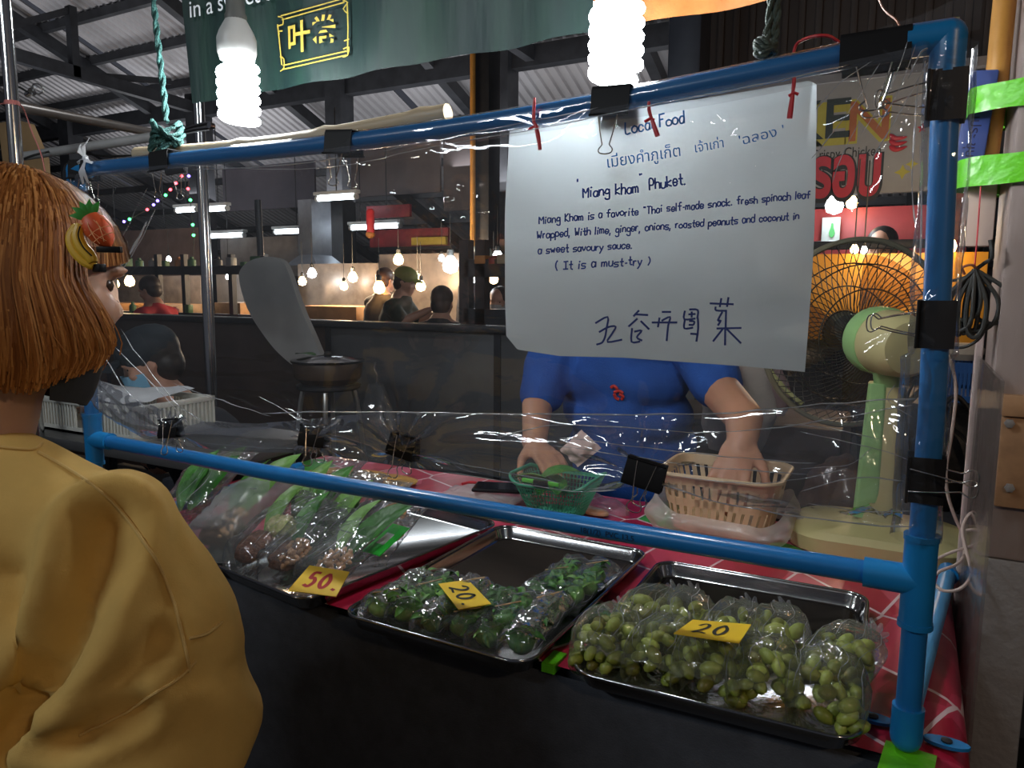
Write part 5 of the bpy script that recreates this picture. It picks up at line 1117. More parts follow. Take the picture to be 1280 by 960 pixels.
# fruit hair clips
def onhair(x, y): return P(x, y, D=.745)
sb = thing('hair_clip', 'orange strawberry hair clip with a green leaf crown', 'hair clip', onhair(118, 300), group='fruit hair clips')
p = onhair(124, 288); ax = (onhair(137, 306) - onhair(111, 268)).normalized(); view = (CAM - p).normalized(); sd = ax.cross(view).normalized(); vw = sd.cross(ax)
def onb(o, a, s, v): return o + ax * a + sd * s + vw * v
e = MB().lathe([(.001, -.017), (.009, -.0155), (.0125, -.009), (.0135, -.002), (.012, .006), (.0085, .013), (.004, .018), (.001, .0195)], p, 20, ax); berry = mat('strawberry_orange', (.72, .11, .03), .5, var=.06); eo = e.obj('berry', berry, sb)
pale = mat('pale_thread', (.85, .45, .2), .6); mb = MB()
for k in range(-2, 3):
    mb.tube([onb(p, -.014 + .006 * j, k * .0045 * math.sin(PI * (j + 1) / 7.2) + .0009 * j * (1 if k % 2 else -1), .0142 * math.sin(PI * (j + 1.1) / 7.4) ** .7 * math.cos(k * .33)) for j in range(6)], .0004, 4)
for j in range(4): mb.tube([onb(p, -.010 + .007 * j, s * .011, .0128 * math.cos(s * .95) * math.sin(PI * (j + 1.6) / 6) ** .5) for s in (-1, -.5, 0, .5, 1)], .0004, 4)
mb.obj('quilting', pale, eo)
gl_ = mat('felt_green', (.03, .3, .03), .6)
for k, a in enumerate((-1.0, -.5, 0, .5, 1.0)):
    mb = MB(); o = onb(p, -.015, 0, .002); d = (-ax * math.cos(a) + sd * math.sin(a)); n2 = d.cross(vw); mb.add([o - n2 * .003, o + d * .009 - n2 * .0045 + vw * .003, o + d * .019 + vw * .001, o + d * .009 + n2 * .0045 + vw * .003, o + n2 * .003, o + d * .008 + vw * .005], [(0, 1, 5), (1, 2, 5), (2, 3, 5), (3, 4, 5), (4, 0, 5)]); mb.obj('crown_leaf', gl_, sb, 60)
MB().box((-.012, -.003, -.003), (.012, .003, .003), .001).xf(Matrix.Translation(onhair(137, 312)) @ Matrix.Rotation(R(30), 4, 'Z')).obj('clasp', black_metal, sb)
bn = thing('hair_clip', 'yellow banana hair clip below the strawberry one', 'hair clip', onhair(105, 305), group='fruit hair clips'); byel = mat('banana_yellow', (.72, .46, .04), .45, var=.08)
for off_, nm in ((0, 'banana'), (1, 'banana')):
    pts = [(97 + 5 * off_, 282), (90 + 9 * off_, 296), (94 + 10 * off_, 312 - 2 * off_), (106 + 8 * off_, 326 - 4 * off_), (118, 333 - 3 * off_)]
    pp = smoothpath([onhair(*q) + vw * .004 * off_ for q in pts], 5); n = len(pp); MB().tube(pp, [.0062 * (.45 + .55 * math.sin(PI * (i + 1.5) / (n + 2)) ** .6) for i in range(n)], 10).obj(nm, byel, bn)
MB().tube(smoothpath([onhair(104, 288) + vw * .011, onhair(102, 300) + vw * .012, onhair(108, 314) + vw * .012, onhair(118, 324) + vw * .01], 4), .0007, 5).obj('outline', black_metal, bn)
MB().box((-.006, -.004, -.004), (.006, .004, .004), .001).xf(Matrix.Translation(onhair(124, 335))).obj('clasp', black_metal, bn)

# --- the vendor behind the counter
shirt = mat('blue_polo', (.022, .09, .36), .9, spec=.2, var=.15, scale=9, bump=.2, bscale=200)
ve = thing('person', 'vendor in a blue polo shirt reaching over two baskets', 'person', (-.72, 1.12, 0))
H = Vector((-.72, .93, 1.47)); fwv = Vector((.05, -1, -.45)); mb = MB(); hv = head_into(mb, H, fwv, 1.0, (0, -.4, 1)); nk = Vector((-.72, 1.01, 1.33)); mb.limb([H + Vector((0, .03, -.06)), nk], [.055, .06])
pv = Vector((-.74, 1.2, .80)); mb.ell((-.73, 1.08, 1.14), (.13, .07, .14), 16); mb.limb([nk, (-.73, 1.08, 1.1), pv], [.06, .08, .1]); mb.ell(pv, (.17, .13, .13), 14)
vSR, vSL = Vector((-.91, 1.03, 1.26)), Vector((-.53, 1.03, 1.26))
vER = P(672, 505, Y=.93); vWR = P(668, 556, Y=.76); vEL = P(898, 486, Y=.92); vMID = P(930, 522, Y=.80); vWL = P(928, 548, Y=.73)
mb.limb([nk + Vector((0, .01, -.03)), vSR, vER, vWR], [.05, .05, .044, .031]); mb.limb([nk + Vector((0, .01, -.03)), vSL, vEL, vMID, vWL], [.05, .055, .05, .043, .034])
hand_into(mb, vWR, P(705, 590, Y=.66) - vWR, (-.35, .25, 1), .25, .42, 1.05, 1, [.25, .4, .5, .6]); hand_into(mb, vWL, P(912, 596, Y=.655) - vWL, (.2, -.75, .6), .5, .5, 1.08, -1, [.35, .45, .5, .55])
for k in (-.1, .1): mb.limb([pv + Vector((k, 0, -.05)), (pv.x + k * 1.1, pv.y + .02, .45), (pv.x + k * 1.1, pv.y + .03, .08)], [.09, .06, .045]); mb.limb([(pv.x + k * 1.1, pv.y + .05, .045), (pv.x + k * 1.1, pv.y - .13, .035)], [.042, .034])
blob(mb, .0062, 3).obj('body', skin_d, ve, 60); eyes(ve, H, hv)
ss = MB()
for z, a, b, y in ((1.24, .19, .10, 1.04), (1.13, .20, .125, 1.065), (1.02, .195, .13, 1.10), (.92, .195, .135, 1.14), (.82, .195, .14, 1.18)): ss.ell((-.73, y, z), (a, b, .11), 20)
ss.limb([(-.73, 1.06, 1.22), (-.73, 1.09, 1.05), (-.74, 1.16, .85)], [.13, .135, .14])
ss.limb([nk + Vector((0, .01, -.03)), vSR], [.085, .075]); ss.limb([nk + Vector((0, .01, -.03)), vSL], [.085, .075]); ss.limb([vSR, vSR.lerp(vER, .86)], [.08, .066]); ss.limb([vSL, vSL.lerp(vEL, .9)], [.082, .07])
po = blob(ss, .009, 6, .5, lambda v, n: v + n * (.007 * noise.noise(v * 9) + .003 * math.sin(v.z * 40 + v.x * 25 + 4 * noise.noise(v * 5)))).obj('polo_shirt', shirt, ve, 70)
tv = bvh(po); em = mat('emblem_red', (.55, .03, .02), .6); mb = MB()
for pts in ([(764, 484), (768, 482), (772, 486)], [(768, 490), (774, 488), (779, 491)], [(771, 482), (772, 478)], [(768, 492), (770, 497), (774, 499)], [(774, 492), (779, 495), (777, 499)], [(766, 487), (763, 483)], [(773, 484), (776, 481)]):
    q = drape(tv, pts, .002, 4)
    if len(q) > 2: mb.tube(q, .0042, 6)
if mb.v: tag(mb.obj('emblem', em, po), 'small red rider emblem on the chest')
Mv = Matrix(hv).transposed(); hm = MB().ell(H - hv[1] * .024 + hv[2] * .036, (.084, .098, .088), 18, Mv); hm.ell(H - hv[1] * .045 - hv[2] * .02, (.077, .064, .075), 14, Mv); blob(hm, .008, 3).obj('hair', hair_k, ve, 60); tro = MB()
for k in (-.1, .1): tro.limb([pv + Vector((k, 0, -.02)), (pv.x + k * 1.1, pv.y + .02, .45), (pv.x + k * 1.1, pv.y + .03, .1)], [.12, .082, .062])
tro.ell(pv + Vector((0, 0, -.04)), (.19, .15, .12), 14); blob(tro, .014, 4).obj('trousers', MATS['dark_trousers'], ve, 60)
# the pink tissue in the vendor's hand
tq = [P(727, 537, Y=.66), P(752, 560, Y=.665), P(722, 584, Y=.66), P(700, 562, Y=.66)]
tis = MB().grid(lambda u, v: (tq[0].lerp(tq[1], u)).lerp(tq[3].lerp(tq[2], u), v) + Vector((0, .01 * noise.noise((u * 4, v * 4, 1)) - .012 * math.sin(PI * u) * math.sin(PI * v), 0)), 14, 14)
to_ = tis.obj('paper_tissue', mat('pink_tissue', (.62, .46, .42), .9, var=.06, bump=.4, bscale=60), None, 180); tag(to_, 'pale pink paper tissue held over the green basket', 'tissue')

# --- simple figure for people farther back
def person_far(label, head, fwd, shirtc, hairc=None, capc=None, mask=None, seat=None, hands=None, skinm=skin, s=1.0, sleeve=.5, group=None, lean=.0):
    """head: middle of the head; stands on the floor, or sits when seat gives the hip height"""
    Hc = Vector(head); f = Vector(fwd); f2 = Vector((f.x, f.y, 0)).normalized(); r = Vector((f2.y, -f2.x, 0)); g_ = Hc - f2 * (.05 + lean); t = thing('person', label, 'person', (g_.x, g_.y, 0), group=group)
    nk = Hc - f2 * .04 + Vector((0, 0, -.14)); ch = Hc - f2 * (.09 + lean * .5) + Vector((0, 0, -.34)); hipz = seat if seat else max(.55, min(.92, Hc.z - .62)); pl = Vector((Hc.x, Hc.y, 0)) - f2 * (.12 + lean); pl.z = hipz
    mb = MB(); hb_ = head_into(mb, Hc, f, s); mb.limb([Hc - f2 * .02 + Vector((0, 0, -.06)), nk], [.053, .058]); mb.limb([nk, ch, pl], [.085, .12, .125]); mb.ell(ch, (.14, .1, .16), 12)
    hs_ = hands or [Hc + f2 * .3 + r * .12 + Vector((0, 0, -.5)), Hc + f2 * .3 - r * .12 + Vector((0, 0, -.5))]; arms = []
    for k, hp in zip((1, -1), hs_):
        S_ = nk + r * (.175 * k) + Vector((0, 0, -.08)) - f2 * .02; hp = Vector(hp); E_ = (S_ + hp) / 2 + Vector((0, 0, -.10)) + r * .05 * k - f2 * .04; arms.append((S_, E_, hp)); mb.limb([nk, S_, E_, hp], [.06, .055, .042, .03]); hand_into(mb, hp, hp - E_, (0, 0, 1), .3, .45, 1.0, -k)
    for k in (-.09, .09):
        if seat: kn = pl + f2 * .42 + r * k + Vector((0, 0, .03)); ft_ = Vector((kn.x, kn.y, .07))
        else: kn = Vector((pl.x, pl.y, .48)) + r * k; ft_ = Vector((pl.x, pl.y, .08)) + r * k
        mb.limb([pl + r * k, kn, ft_, ft_ + f2 * .13 + Vector((0, 0, -.03))], [.095, .062, .045, .035])
    blob(mb, .0115, 3).obj('body', skinm, t, 60); eyes(t, Hc, hb_, s)
    sh_ = MB().limb([nk + Vector((0, 0, -.035)), ch, pl], [.10, .15, .155]); sh_.ell(ch, (.17, .13, .18), 12)
    for S_, E_, hp in arms: sh_.limb([nk + Vector((0, 0, -.05)), S_, S_.lerp(E_, sleeve * 1.6) if sleeve <= .6 else E_] + ([E_.lerp(hp, .8)] if sleeve > .6 else []), [.085, .074, .062, .05][:3 + (sleeve > .6)])
    blob(sh_, .014, 5, .5, lambda v, n: v + n * .006 * noise.noise(v * 9)).obj('shirt', mat('shirt_cloth', shirtc, .8), t, 60)
    tro_ = MB()
    for k in (-.09, .09):
        if seat: kn = pl + f2 * .42 + r * k + Vector((0, 0, .03)); ft_ = Vector((kn.x, kn.y, .12))
        else: kn = Vector((pl.x, pl.y, .48)) + r * k; ft_ = Vector((pl.x, pl.y, .12)) + r * k
        tro_.limb([pl + r * k, kn, ft_], [.118, .08, .062])
    blob(tro_, .018, 4).obj('trousers', MATS['dark_trousers'], t, 60)
    rr, ff, uu = hb_; Mx = Matrix((rr, ff, uu)).transposed()
    hm = MB().ell(Hc - ff * .02 * s + uu * .035 * s, (.084 * s, .098 * s, .088 * s), 16, Mx); hm.ell(Hc - ff * .045 * s - uu * .02 * s, (.076 * s, .064 * s, .075 * s), 14, Mx); blob(hm, .009, 3).obj('hair', mat('hair_dark', hairc or (.015, .012, .011), .5), t, 60)
    if capc:
        cp = MB().ell(Hc - ff * .008 * s + uu * .052 * s, (.092 * s, .108 * s, .078 * s), 18, Mx); cm = mat('cap_cloth', capc, .75); co = cp.obj('cap', cm, t)
        MB().grid(lambda u, v: Hc + rr * ((u - .5) * .15 * s) + ff * ((.08 + .085 * v * (1 - (2 * u - 1) ** 2 * .6)) * s) + uu * ((.055 - .02 * v - .02 * (2 * u - 1) ** 2) * s), 9, 5).obj('brim', cm, co, 60)
    if mask:
        MB().grid(lambda u, v: Hc + rr * (.07 * s * math.sin((u - .5) * 2.8)) + ff * (s * (.012 + .098 * math.cos((u - .5) * 2.8))) + uu * (s * (-.105 + .098 * v * (1 - .3 * abs(2 * u - 1)) + .012 * abs(2 * u - 1))), 18, 9).obj('face_mask', mat('mask_cloth', mask, .8), t, 180)
    return t
h = P(188, 452, D=2.62)
person_far('person in a dark cap and pale blue mask bent over the white crate', h, (-.66, -.78, -.42), (.02, .022, .03), capc=(.012, .02, .028), mask=(.22, .48, .68), seat=.5, hands=[P(182, 532, D=2.45), P(150, 538, D=2.42)], sleeve=.5, lean=.16)
h = P(507, 352, Y=4.3); person_far('man in an olive shirt and yellow green cap facing the lit stall', h, (.9, .25, -.25), (.03, .035, .018), capc=(.24, .26, .05), hands=[P(535, 388, Y=4.2), P(545, 392, Y=4.5)], group='people behind the dark partition')
h = P(483, 350, Y=4.9); person_far('brown haired person behind the man in the yellow green cap', h, (.3, 1, -.1), (.05, .035, .025), hairc=(.07, .03, .015), group='people behind the dark partition')
h = P(553, 378, Y=3.6); person_far('black haired person in dark clothes seen from behind', h, (-.3, 1, -.1), (.02, .02, .025), seat=.62, group='people behind the dark partition')
h = P(624, 376, Y=4.6); person_far('masked person half hidden by the paper sign', h, (.1, -1, -.2), (.05, .04, .03), mask=(.5, .48, .46), hairc=(.05, .03, .02), seat=.7, group='people behind the dark partition')
h = P(602, 322, Y=5.6); person_far('person with a pale cap standing beyond the black stall posts', h, (.8, .3, -.3), (.03, .035, .05), capc=(.3, .34, .3), group='people behind the dark partition')
h = P(187, 362, Y=3.4); person_far('dark haired person in a red shirt at the stall shelves', h, (-.8, -.2, -.35), (.5, .02, .03), hairc=(.03, .018, .014), group='people behind the dark partition')
h = P(1102, 310, Y=3.9); person_far('black haired person far behind the fan guard', h, (-.2, -1, -.3), (.05, .05, .06), seat=.65, group='people behind the dark partition')
# ------------------------------------------------------------------ next to and behind the stall
def slab(name, x0, y0, x1, y1, Y, m, lab=None, cat=None, th=.04, kind=None, par=None, group=None, bevel=.003):
    """an upright board whose face, at distance Y, spans the two given corners"""
    a, b = P(x0, y0, Y=Y), P((x0 + x1) / 2, y1, Y=Y); c_ = P(x1, y0, Y=Y); o = MB().box((a.x, Y, b.z), (c_.x, Y + th, a.z), bevel).obj(name, m, par, 30)
    return tag(o, lab, cat, group, kind)
pt = thing('partition', 'dark grey panelled partition of the stall behind', 'partition', (-3, 2.6, 0))
xs = [-6.6, -5.4, -4.3, -3.2, -2.0, -.9]
for i in range(5):
    MB().box((xs[i] + .012, 2.6, .02), (xs[i + 1] - .012, 2.64, 1.13), .004).obj('panel', panel_brown if xs[i + 1] < -3.1 else panel_grey, pt)
MB().box((-6.65, 2.55, 1.13), (-.85, 2.70, 1.165), .004).obj('ledge', dark_steel, pt)
for x in xs: MB().box((x - .02, 2.59, 0), (x + .02, 2.65, 1.13)).obj('post', dark_steel, pt)
def frame_rack(name, lab, xs_, ys_, Y, w=.05):
    t = thing(name, lab, 'stall frame', (P(sum(xs_) / len(xs_), 390, Y=Y).x, Y, 0))
    for x, y0, y1 in [(x, ys_[0], 395) for x in xs_]: a, b = P(x, y0, Y=Y), P(x, y1, Y=Y); MB().box((a.x - w / 2, Y - w / 2, 0), (a.x + w / 2, Y + w / 2, a.z)).obj('upright', dark_steel, t)
    for y in ys_[1:]: a, b = P(xs_[0], y, Y=Y), P(xs_[-1], y, Y=Y); z = (a.z + b.z) / 2; MB().box((a.x, Y - w / 2, z - w * .8), (b.x, Y + w / 2, z + w * .8)).obj('crossbar', dark_steel, t)
    return t
frame_rack('stall_rack', 'black steel stall rack left of the chrome pole', [140, 197, 230, 289, 330], [318, 338, 396], 3.9)
frame_rack('stall_rack', 'black steel stall rack beside the paper sign', [583, 603, 648, 700], [300, 335, 398], 3.2, .07)
cp_ = thing('chrome_pole', 'upright chrome pole behind the left part of the film', 'pole', (-3.06, 1.6, 0)); MB().tube([(-3.06, 1.6, 0), (-3.06, 1.6, 2.32)], .026, 20).obj('tube', chrome, cp_)
MB().tube(smoothpath([(-3.06, 1.6, 2.32), (-3.06, 1.59, 2.38), (-3.03, 1.59, 2.41), (-3.01, 1.59, 2.37)], 5), .012, 8).obj('hook', chrome, cp_)
# stool with a lidded pot, grey oval board
sx, sy = -2.62, 1.95; stl = thing('metal_stool', 'round metal stool with bent tube legs under the pot', 'stool', (sx, sy, 0)); sz = P(405, 478, Y=sy).z; tube_s = mat('stool_tube', (.5, .5, .48), .3, .8)
MB().lathe([(.15, 0), (.16, .008), (.16, .022), (.14, .03)], (sx, sy, sz - .03), 28).obj('seat', dark_steel, stl)
for k in range(2):
    q = R(35 + 90 * k); d = Vector((math.cos(q), math.sin(q), 0)); MB().tube(smoothpath([Vector((sx, sy, 0)) + d * .22, Vector((sx, sy, sz * .6)) + d * .17, Vector((sx, sy, sz - .05)) + d * .13, Vector((sx, sy, sz - .033)) + d * .08, Vector((sx, sy, sz - .033)) - d * .08, Vector((sx, sy, sz - .05)) - d * .13, Vector((sx, sy, sz * .6)) - d * .17, Vector((sx, sy, 0)) - d * .22], 4), .0125, 10).obj('leg_loop', tube_s, stl)
MB().tube([(sx + .185 * math.cos(q), sy + .185 * math.sin(q), sz * .42) for q in [2 * PI * i / 32 for i in range(32)]], .008, 8, True).obj('foot_ring', tube_s, stl)
pot = thing('cooking_pot', 'dark lidded pot standing on the metal stool', 'pot', (sx, sy, sz)); MB().lathe([(.13, 0), (.165, .03), (.175, .1), (.17, .11)], (sx, sy, sz), 30).obj('pot_body', mat('pot_brown', (.07, .045, .03), .4), pot)
MB().lathe([(.182, .108), (.184, .118), (.1, .135), (.02, .14)], (sx, sy, sz), 30).obj('lid', steel, pot); MB().ell((sx, sy, sz + .148), (.02, .02, .012), 12).obj('lid_knob', rubber, pot)
o = share('leaf', bigleaf[0], None, (sx - .03, sy - .06, sz + .142), (0, 0, R(80)), (1, 1, .5)); tag(o, 'green leaf lying on the pot lid', 'leaf')
ov = thing('oval_board', 'tall grey oval board leaning behind the pot', 'board', P(365, 460, Y=2.4)); pts = [(302, 350), (305, 335), (318, 325), (338, 321), (355, 326), (364, 342), (374, 372), (384, 398), (398, 430), (406, 458), (380, 462), (352, 442), (330, 415), (312, 385)]
pp = [P(a, b, Y=2.42) for a, b in pts]; pp = smoothpath(pp, 4, True); MB().prism([(p.x, p.z) for p in pp], 2.40, 2.44, lambda a, b, c: (a, c + .12 * (b - 1.2) * 0, b)).obj('board', mat('board_grey', (.46, .45, .43), .7, var=.06), ov, 40)
MB().tube([P(322, 250, Y=2.46), P(326, 320, Y=2.46)], .02, 10).obj('hanger_rod', dark_steel, ov)
hb2 = film('clear_bag_bg', .08, .6, .15, .12, bump=.6)
def hanging_bag(lab, px, Y, w, h, m, seed):
    c0 = P(*px, Y=Y); t = thing('hanging_bag', lab, 'bag', c0 + Vector((0, 0, -h)))
    MB().grid(lambda u, v: c0 + Vector((w / 2 * math.cos(2 * PI * u) * (.12 + .88 * math.sin(PI * (.08 + .72 * v))) * (1 + .2 * noise.noise((u * 6, v * 5, seed))), w / 3 * math.sin(2 * PI * u) * (.12 + .88 * math.sin(PI * (.08 + .72 * v))), -h * v)), 30, 18, True).obj('bag_body', m, t, 180)
    MB().tube(smoothpath([c0, c0 + Vector((.01, 0, .05)), c0 + Vector((-.01, 0, .08)), c0 + Vector((0, 0, .12))], 4), .004, 6).obj('bag_tie', m, t)
    return t
hanging_bag('clear plastic bag hanging at the dark partition beside the pot', (470, 480), 2.3, .26, .5, hb2, 2)
hanging_bag('cream cloth sack hanging behind the vendor\'s elbow', (925, 395), 1.45, .24, .42, mat('cream_sack', (.8, .7, .6), .8, bump=.3), 4)
hanging_bag('small pinkish bag hanging beside the cream sack', (972, 462), 1.45, .08, .14, mat('pink_bag', (.4, .27, .26), .6), 6)
# white crate and paper on a low grey table
gz = .92; ta = thing('side_table', 'low grey metal table holding the white crate', 'table', (P(215, 566, Z=gz).x, P(215, 566, Z=gz).y, 0)); a = P(290, 572, Z=gz); tm_ = mat('grey_tabletop', (.1, .1, .1), .35, .3)
MB().box((a.x - 1.05, a.y - .08, gz - .03), (a.x, a.y + .36, gz), .004).obj('top', tm_, ta)
for dx in (-1.0, -.05):
    for dy in (-.03, .31): MB().box((a.x + dx - .015, a.y + dy - .015, 0), (a.x + dx + .015, a.y + dy + .015, gz - .03)).obj('leg', dark_steel, ta)
cw = mat('crate_white', (.68, .68, .62), .45, var=.05); q0 = P(168, 552, Z=gz + .005); cr = thing('white_crate', 'white slotted plastic crate behind the left post', 'crate', (q0.x - .22, q0.y + .14, gz)); L, W, Hh = .46, .28, .105
x1, y0 = q0.x, q0.y; x0 = x1 - L; y1 = y0 + W
MB().box((x0, y0, gz), (x1, y1, gz + .008)).obj('bottom', cw, cr)
for (ax, ay, bx_, by) in ((x0, y0, x1, y0 + .006), (x0, y1 - .006, x1, y1), (x0, y0, x0 + .006, y1), (x1 - .006, y0, x1, y1)):
    MB().box((ax, ay, gz), (bx_, by, gz + .02)).obj('lower_rail', cw, cr); MB().box((ax - .004, ay - .004, gz + Hh - .016), (bx_ + .004, by + .004, gz + Hh), .002).obj('top_rail', cw, cr)
    lx, ly = bx_ - ax, by - ay; n = int(max(lx, ly) / .0145); mb = MB()
    for i in range(n + 1):
        k = i / n
        if abs(k - .5) < .09 and lx > ly: continue
        cxx, cyy = ax + lx * k if lx > ly else (ax + bx_) / 2, ay + ly * k if ly > lx else (ay + by) / 2; mb.box((cxx - .0035, cyy - .0035, gz + .015), (cxx + .0035, cyy + .0035, gz + Hh - .012))
    tag(mb.obj('slats', cw, cr, 0), kind='stuff')
tag(MB().grid(lambda u, v: Vector((x0 - .12 + .52 * u, y0 + .02 + .24 * v, gz + Hh + .012 + .012 * math.sin(5 * u) * math.sin(3 * v + 1) + .008 * noise.noise((u * 5, v * 5, 0)))), 16, 10).obj('white_paper', mat('loose_paper', (.75, .76, .78), .7), None, 180), 'white paper lying over the white crate', 'paper')
# dark goods under and behind the counter, right side
tag(MB().box((-3.0, 1.25, 0), (-2.0, 1.75, .5), .01).obj('dark_box', black_cloth), 'large black covered box on the floor behind the side table', 'box')
bkp = thing('backpack', 'black backpack standing behind the right post', 'bag', P(1190, 640, Y=1.05)); c0 = P(1188, 575, Y=1.08); bm2 = mat('black_nylon', (.012, .012, .014), .5, bump=.2, bscale=90)
MB().add(*(lambda e: (e.v, e.f))(lump(c0, (.085, .07, .13), 4, 22))).obj('pack_body', bm2, bkp, 60); MB().tube(smoothpath([c0 + Vector((-.02, -.07, .10)), c0 + Vector((.03, -.1, .06)), c0 + Vector((.05, -.1, -.03)), c0 + Vector((.02, -.075, -.1))], 5), .009, 8, flat=.4).obj('strap', bm2, bkp); MB().tube(smoothpath([c0 + Vector((-.03, 0, .125)), c0 + Vector((0, 0, .155)), c0 + Vector((.03, 0, .125))], 5), .006, 8).obj('grab_handle', bm2, bkp)
sb2 = MB().box((c0.x - .25, .95, .4), (c0.x + .35, 1.4, c0.z - .115), .01).obj('black_bench', black_cloth); tag(sb2, 'black covered bench carrying the backpack', 'bench'); bkp.location.z = c0.z - .12
for ch in bkp.children: pass
bc = thing('blue_crate', 'blue plastic crate behind the backpack', 'crate', P(1200, 505, Y=1.6)); a, b = P(1172, 452, Y=1.6), P(1224, 505, Y=1.6); blu = mat('crate_blue', (.012, .09, .3), .45)
MB().box((a.x, 1.6, b.z), (b.x, 1.9, b.z + .01)).obj('bottom', blu, bc)
for z0, z1 in ((b.z, b.z + .02), (a.z - .03, a.z)):
    for lo, hi in (((a.x, 1.6), (b.x, 1.606)), ((a.x, 1.894), (b.x, 1.9)), ((a.x, 1.6), (a.x + .006, 1.9)), ((b.x - .006, 1.6), (b.x, 1.9))): MB().box((*lo, z0), (*hi, z1)).obj('rail', blu, bc)
mb = MB()
for i in range(12): x = a.x + (b.x - a.x) * i / 11; mb.box((x - .003, 1.599, b.z), (x + .003, 1.605, a.z)); mb.box((x - .003, 1.894, b.z), (x + .003, 1.9, a.z))
tag(mb.obj('slats', blu, bc, 0), kind='stuff')
tag(MB().lathe([(.03, 0), (.05, .02), (.052, .035), (.04, .05)], P(1205, 450, Y=1.7), 18).obj('cream_bowl', mat('cream_bowl', (.5, .42, .33), .5)), 'cream bowl on the rim of the blue crate', 'bowl')
tag(MB().box((a.x - .15, 1.55, 0), (b.x + .3, 2.0, b.z - .002), .01).obj('dark_cabinet', mat('dark_cabinet', (.02, .018, .018), .6)), 'dark cabinet under the blue crate', 'cabinet')
heap('white_bag', (1182, 512), .12, .1, .05, bagmilk, 'small milky bag behind the right post by the cord', 'bag', 21); bpy.data.objects[-1] if False else None
tag(MB().box((-.9, 1.62, 0), (-.2, 2.05, .93), .01).obj('brown_chest', mat('dark_brown', (.035, .022, .018), .6, var=.4)), 'dark brown chest behind the fan', 'chest')

# ------------------------------------------------------------------ chicken stall behind the right post
SY = 3.3; sg = mat('sign_grey', (.36, .36, .35), .55, var=.12, scale=4)
cs = slab('chicken_sign', 770, 118, 1206, 246, SY, sg, 'grey shop sign for crispy chicken above the stall behind', 'sign', .05)
a = P(1000, 108, Y=SY); b = P(1000, 246, Y=SY); cs.data = MB().box((P(770, 150, Y=SY).x, SY, b.z), (P(1207, 150, Y=SY).x, SY + .05, a.z)).mesh('chicken_sign', 30); cs.data.materials.append(sg); cs.location = (0, 0, 0)
def sign_text(body, px, size, m, bold=0.0, dy=.002, right=True, space=1.0, sx=1.0):
    mb = textmesh(body, size, bold=bold, space=space)
    for v in mb.v: v.x *= sx
    W = max(v.x for v in mb.v); p = P(*px, Y=SY - dy)
    mb.xf(Matrix.Translation(p + Vector((-W if right else 0, 0, 0))) @ Matrix.Rotation(R(90), 4, 'X')).obj('lettering', m, cs, 0)
yl = mat('sign_yellow', (.5, .45, .05), .5); dg_ = mat('sign_darkgreen', (.02, .035, .03), .5); rd = mat('sign_red', (.6, .03, .05), .5); bk_ = mat('sign_black', (.015, .015, .015), .5); orr = mat('sign_orange', (.45, .14, .04), .5)
sign_text('CHICKEN', (1112, 172), .27, yl, .016, .002); sign_text('CHICKE', (1062, 170), .27, dg_, .004, .004); sign_text('N', (1110, 172), .27, orr, .004, .004)
sign_text('Crispy-Chicken', (1101, 194), .072, bk_, .0, .004, sx=.72); sign_text('กรอบ', (1102, 243), .33, bk_, .026, .003, sx=.60); sign_text('กรอบ', (1099, 241), .33, rd, .012, .005, sx=.60)
for (x, y, r_s, m, n) in ((1153, 160, 6, rd, 5), (1186, 122, 7, rd, 5), (1128, 215, 9, yl, 4), (1140, 205, 7, yl, 4)):
    p = P(x, y, Y=SY - .004); k = r_s / 930 * 3.7; MB().prism([(p.x + (k if i % 2 == 0 else k * .45) * math.sin(PI * i / n), p.z + (k if i % 2 == 0 else k * .45) * math.cos(PI * i / n)) for i in range(2 * n)], SY - .004, SY - .001, lambda a, b, c: (a, c, b)).obj('star', m, cs, 0)
for k in range(3): MB().tube(smoothpath([P(1112, 168 + 7 * k, Y=SY - .006), P(1120, 173 + 7 * k, Y=SY - .008), P(1134, 171 + 6 * k, Y=SY - .006)], 5), [.004, .008, .011, .012, .012, .011, .010, .009, .007, .004, .002], 8).obj('chilli', rd, cs)
wl = thing('wall_right', 'dark brown ribbed siding above the chicken stall', None, (0, 3.5, 2)); tag(wl, kind='structure'); a = P(1000, 104, Y=3.5).z; x0_, x1_ = P(860, 50, Y=3.5).x, P(1300, 50, Y=3.5).x
MB().box((x0_, 3.5, a), (x1_, 3.55, 4.2)).obj('sheet', siding, wl)
for i in range(int((x1_ - x0_) / .085)): MB().box((x0_ + .085 * i, 3.485, a), (x0_ + .085 * i + .035, 3.5, 4.2), .005).obj('rib', siding, wl)
MB().box((x0_, 3.44, a - .03), (x1_, 3.5, a + .012)).obj('rail', mat('pale_rail', (.34, .3, .28), .6), wl)
dcol = mat('dark_column', (.05, .055, .07), .35, .3); a, b = P(835, 50, Y=2.9), P(876, 50, Y=2.9)
tag(MB().box((a.x, 2.9, 0), (b.x, 3.1, 4.5), .01).obj('pillar_3', dcol), kind='structure')
a, b = P(592, 150, Y=6.2), P(611, 150, Y=6.2); tag(MB().box((a.x, 6.2, 0), (b.x, 6.45, 5.5), .01).obj('pillar_4', dark_steel), kind='structure')
tag(MB().tube([(a.x + .02, 6.15, 0), (a.x + .02, 6.15, 5.4)], .03, 10).obj('yellow_conduit', MATS['yellow_paint']), 'thin yellow conduit on the far steel post', 'conduit')
amber = mat('amber_board', (.62, .3, .03), .5, var=.1, scale=3)
slab('amber_board', 1005, 318, 1236, 428, 2.75, amber, 'amber yellow board behind the fan guard', 'board', .03)
redb = mat('red_board', (.42, .05, .05), .5, var=.35, scale=3)
slab('red_shelf_board', 1008, 262, 1212, 318, 4.3, redb, 'red poster board of the chicken stall under its sign', 'board', .04)
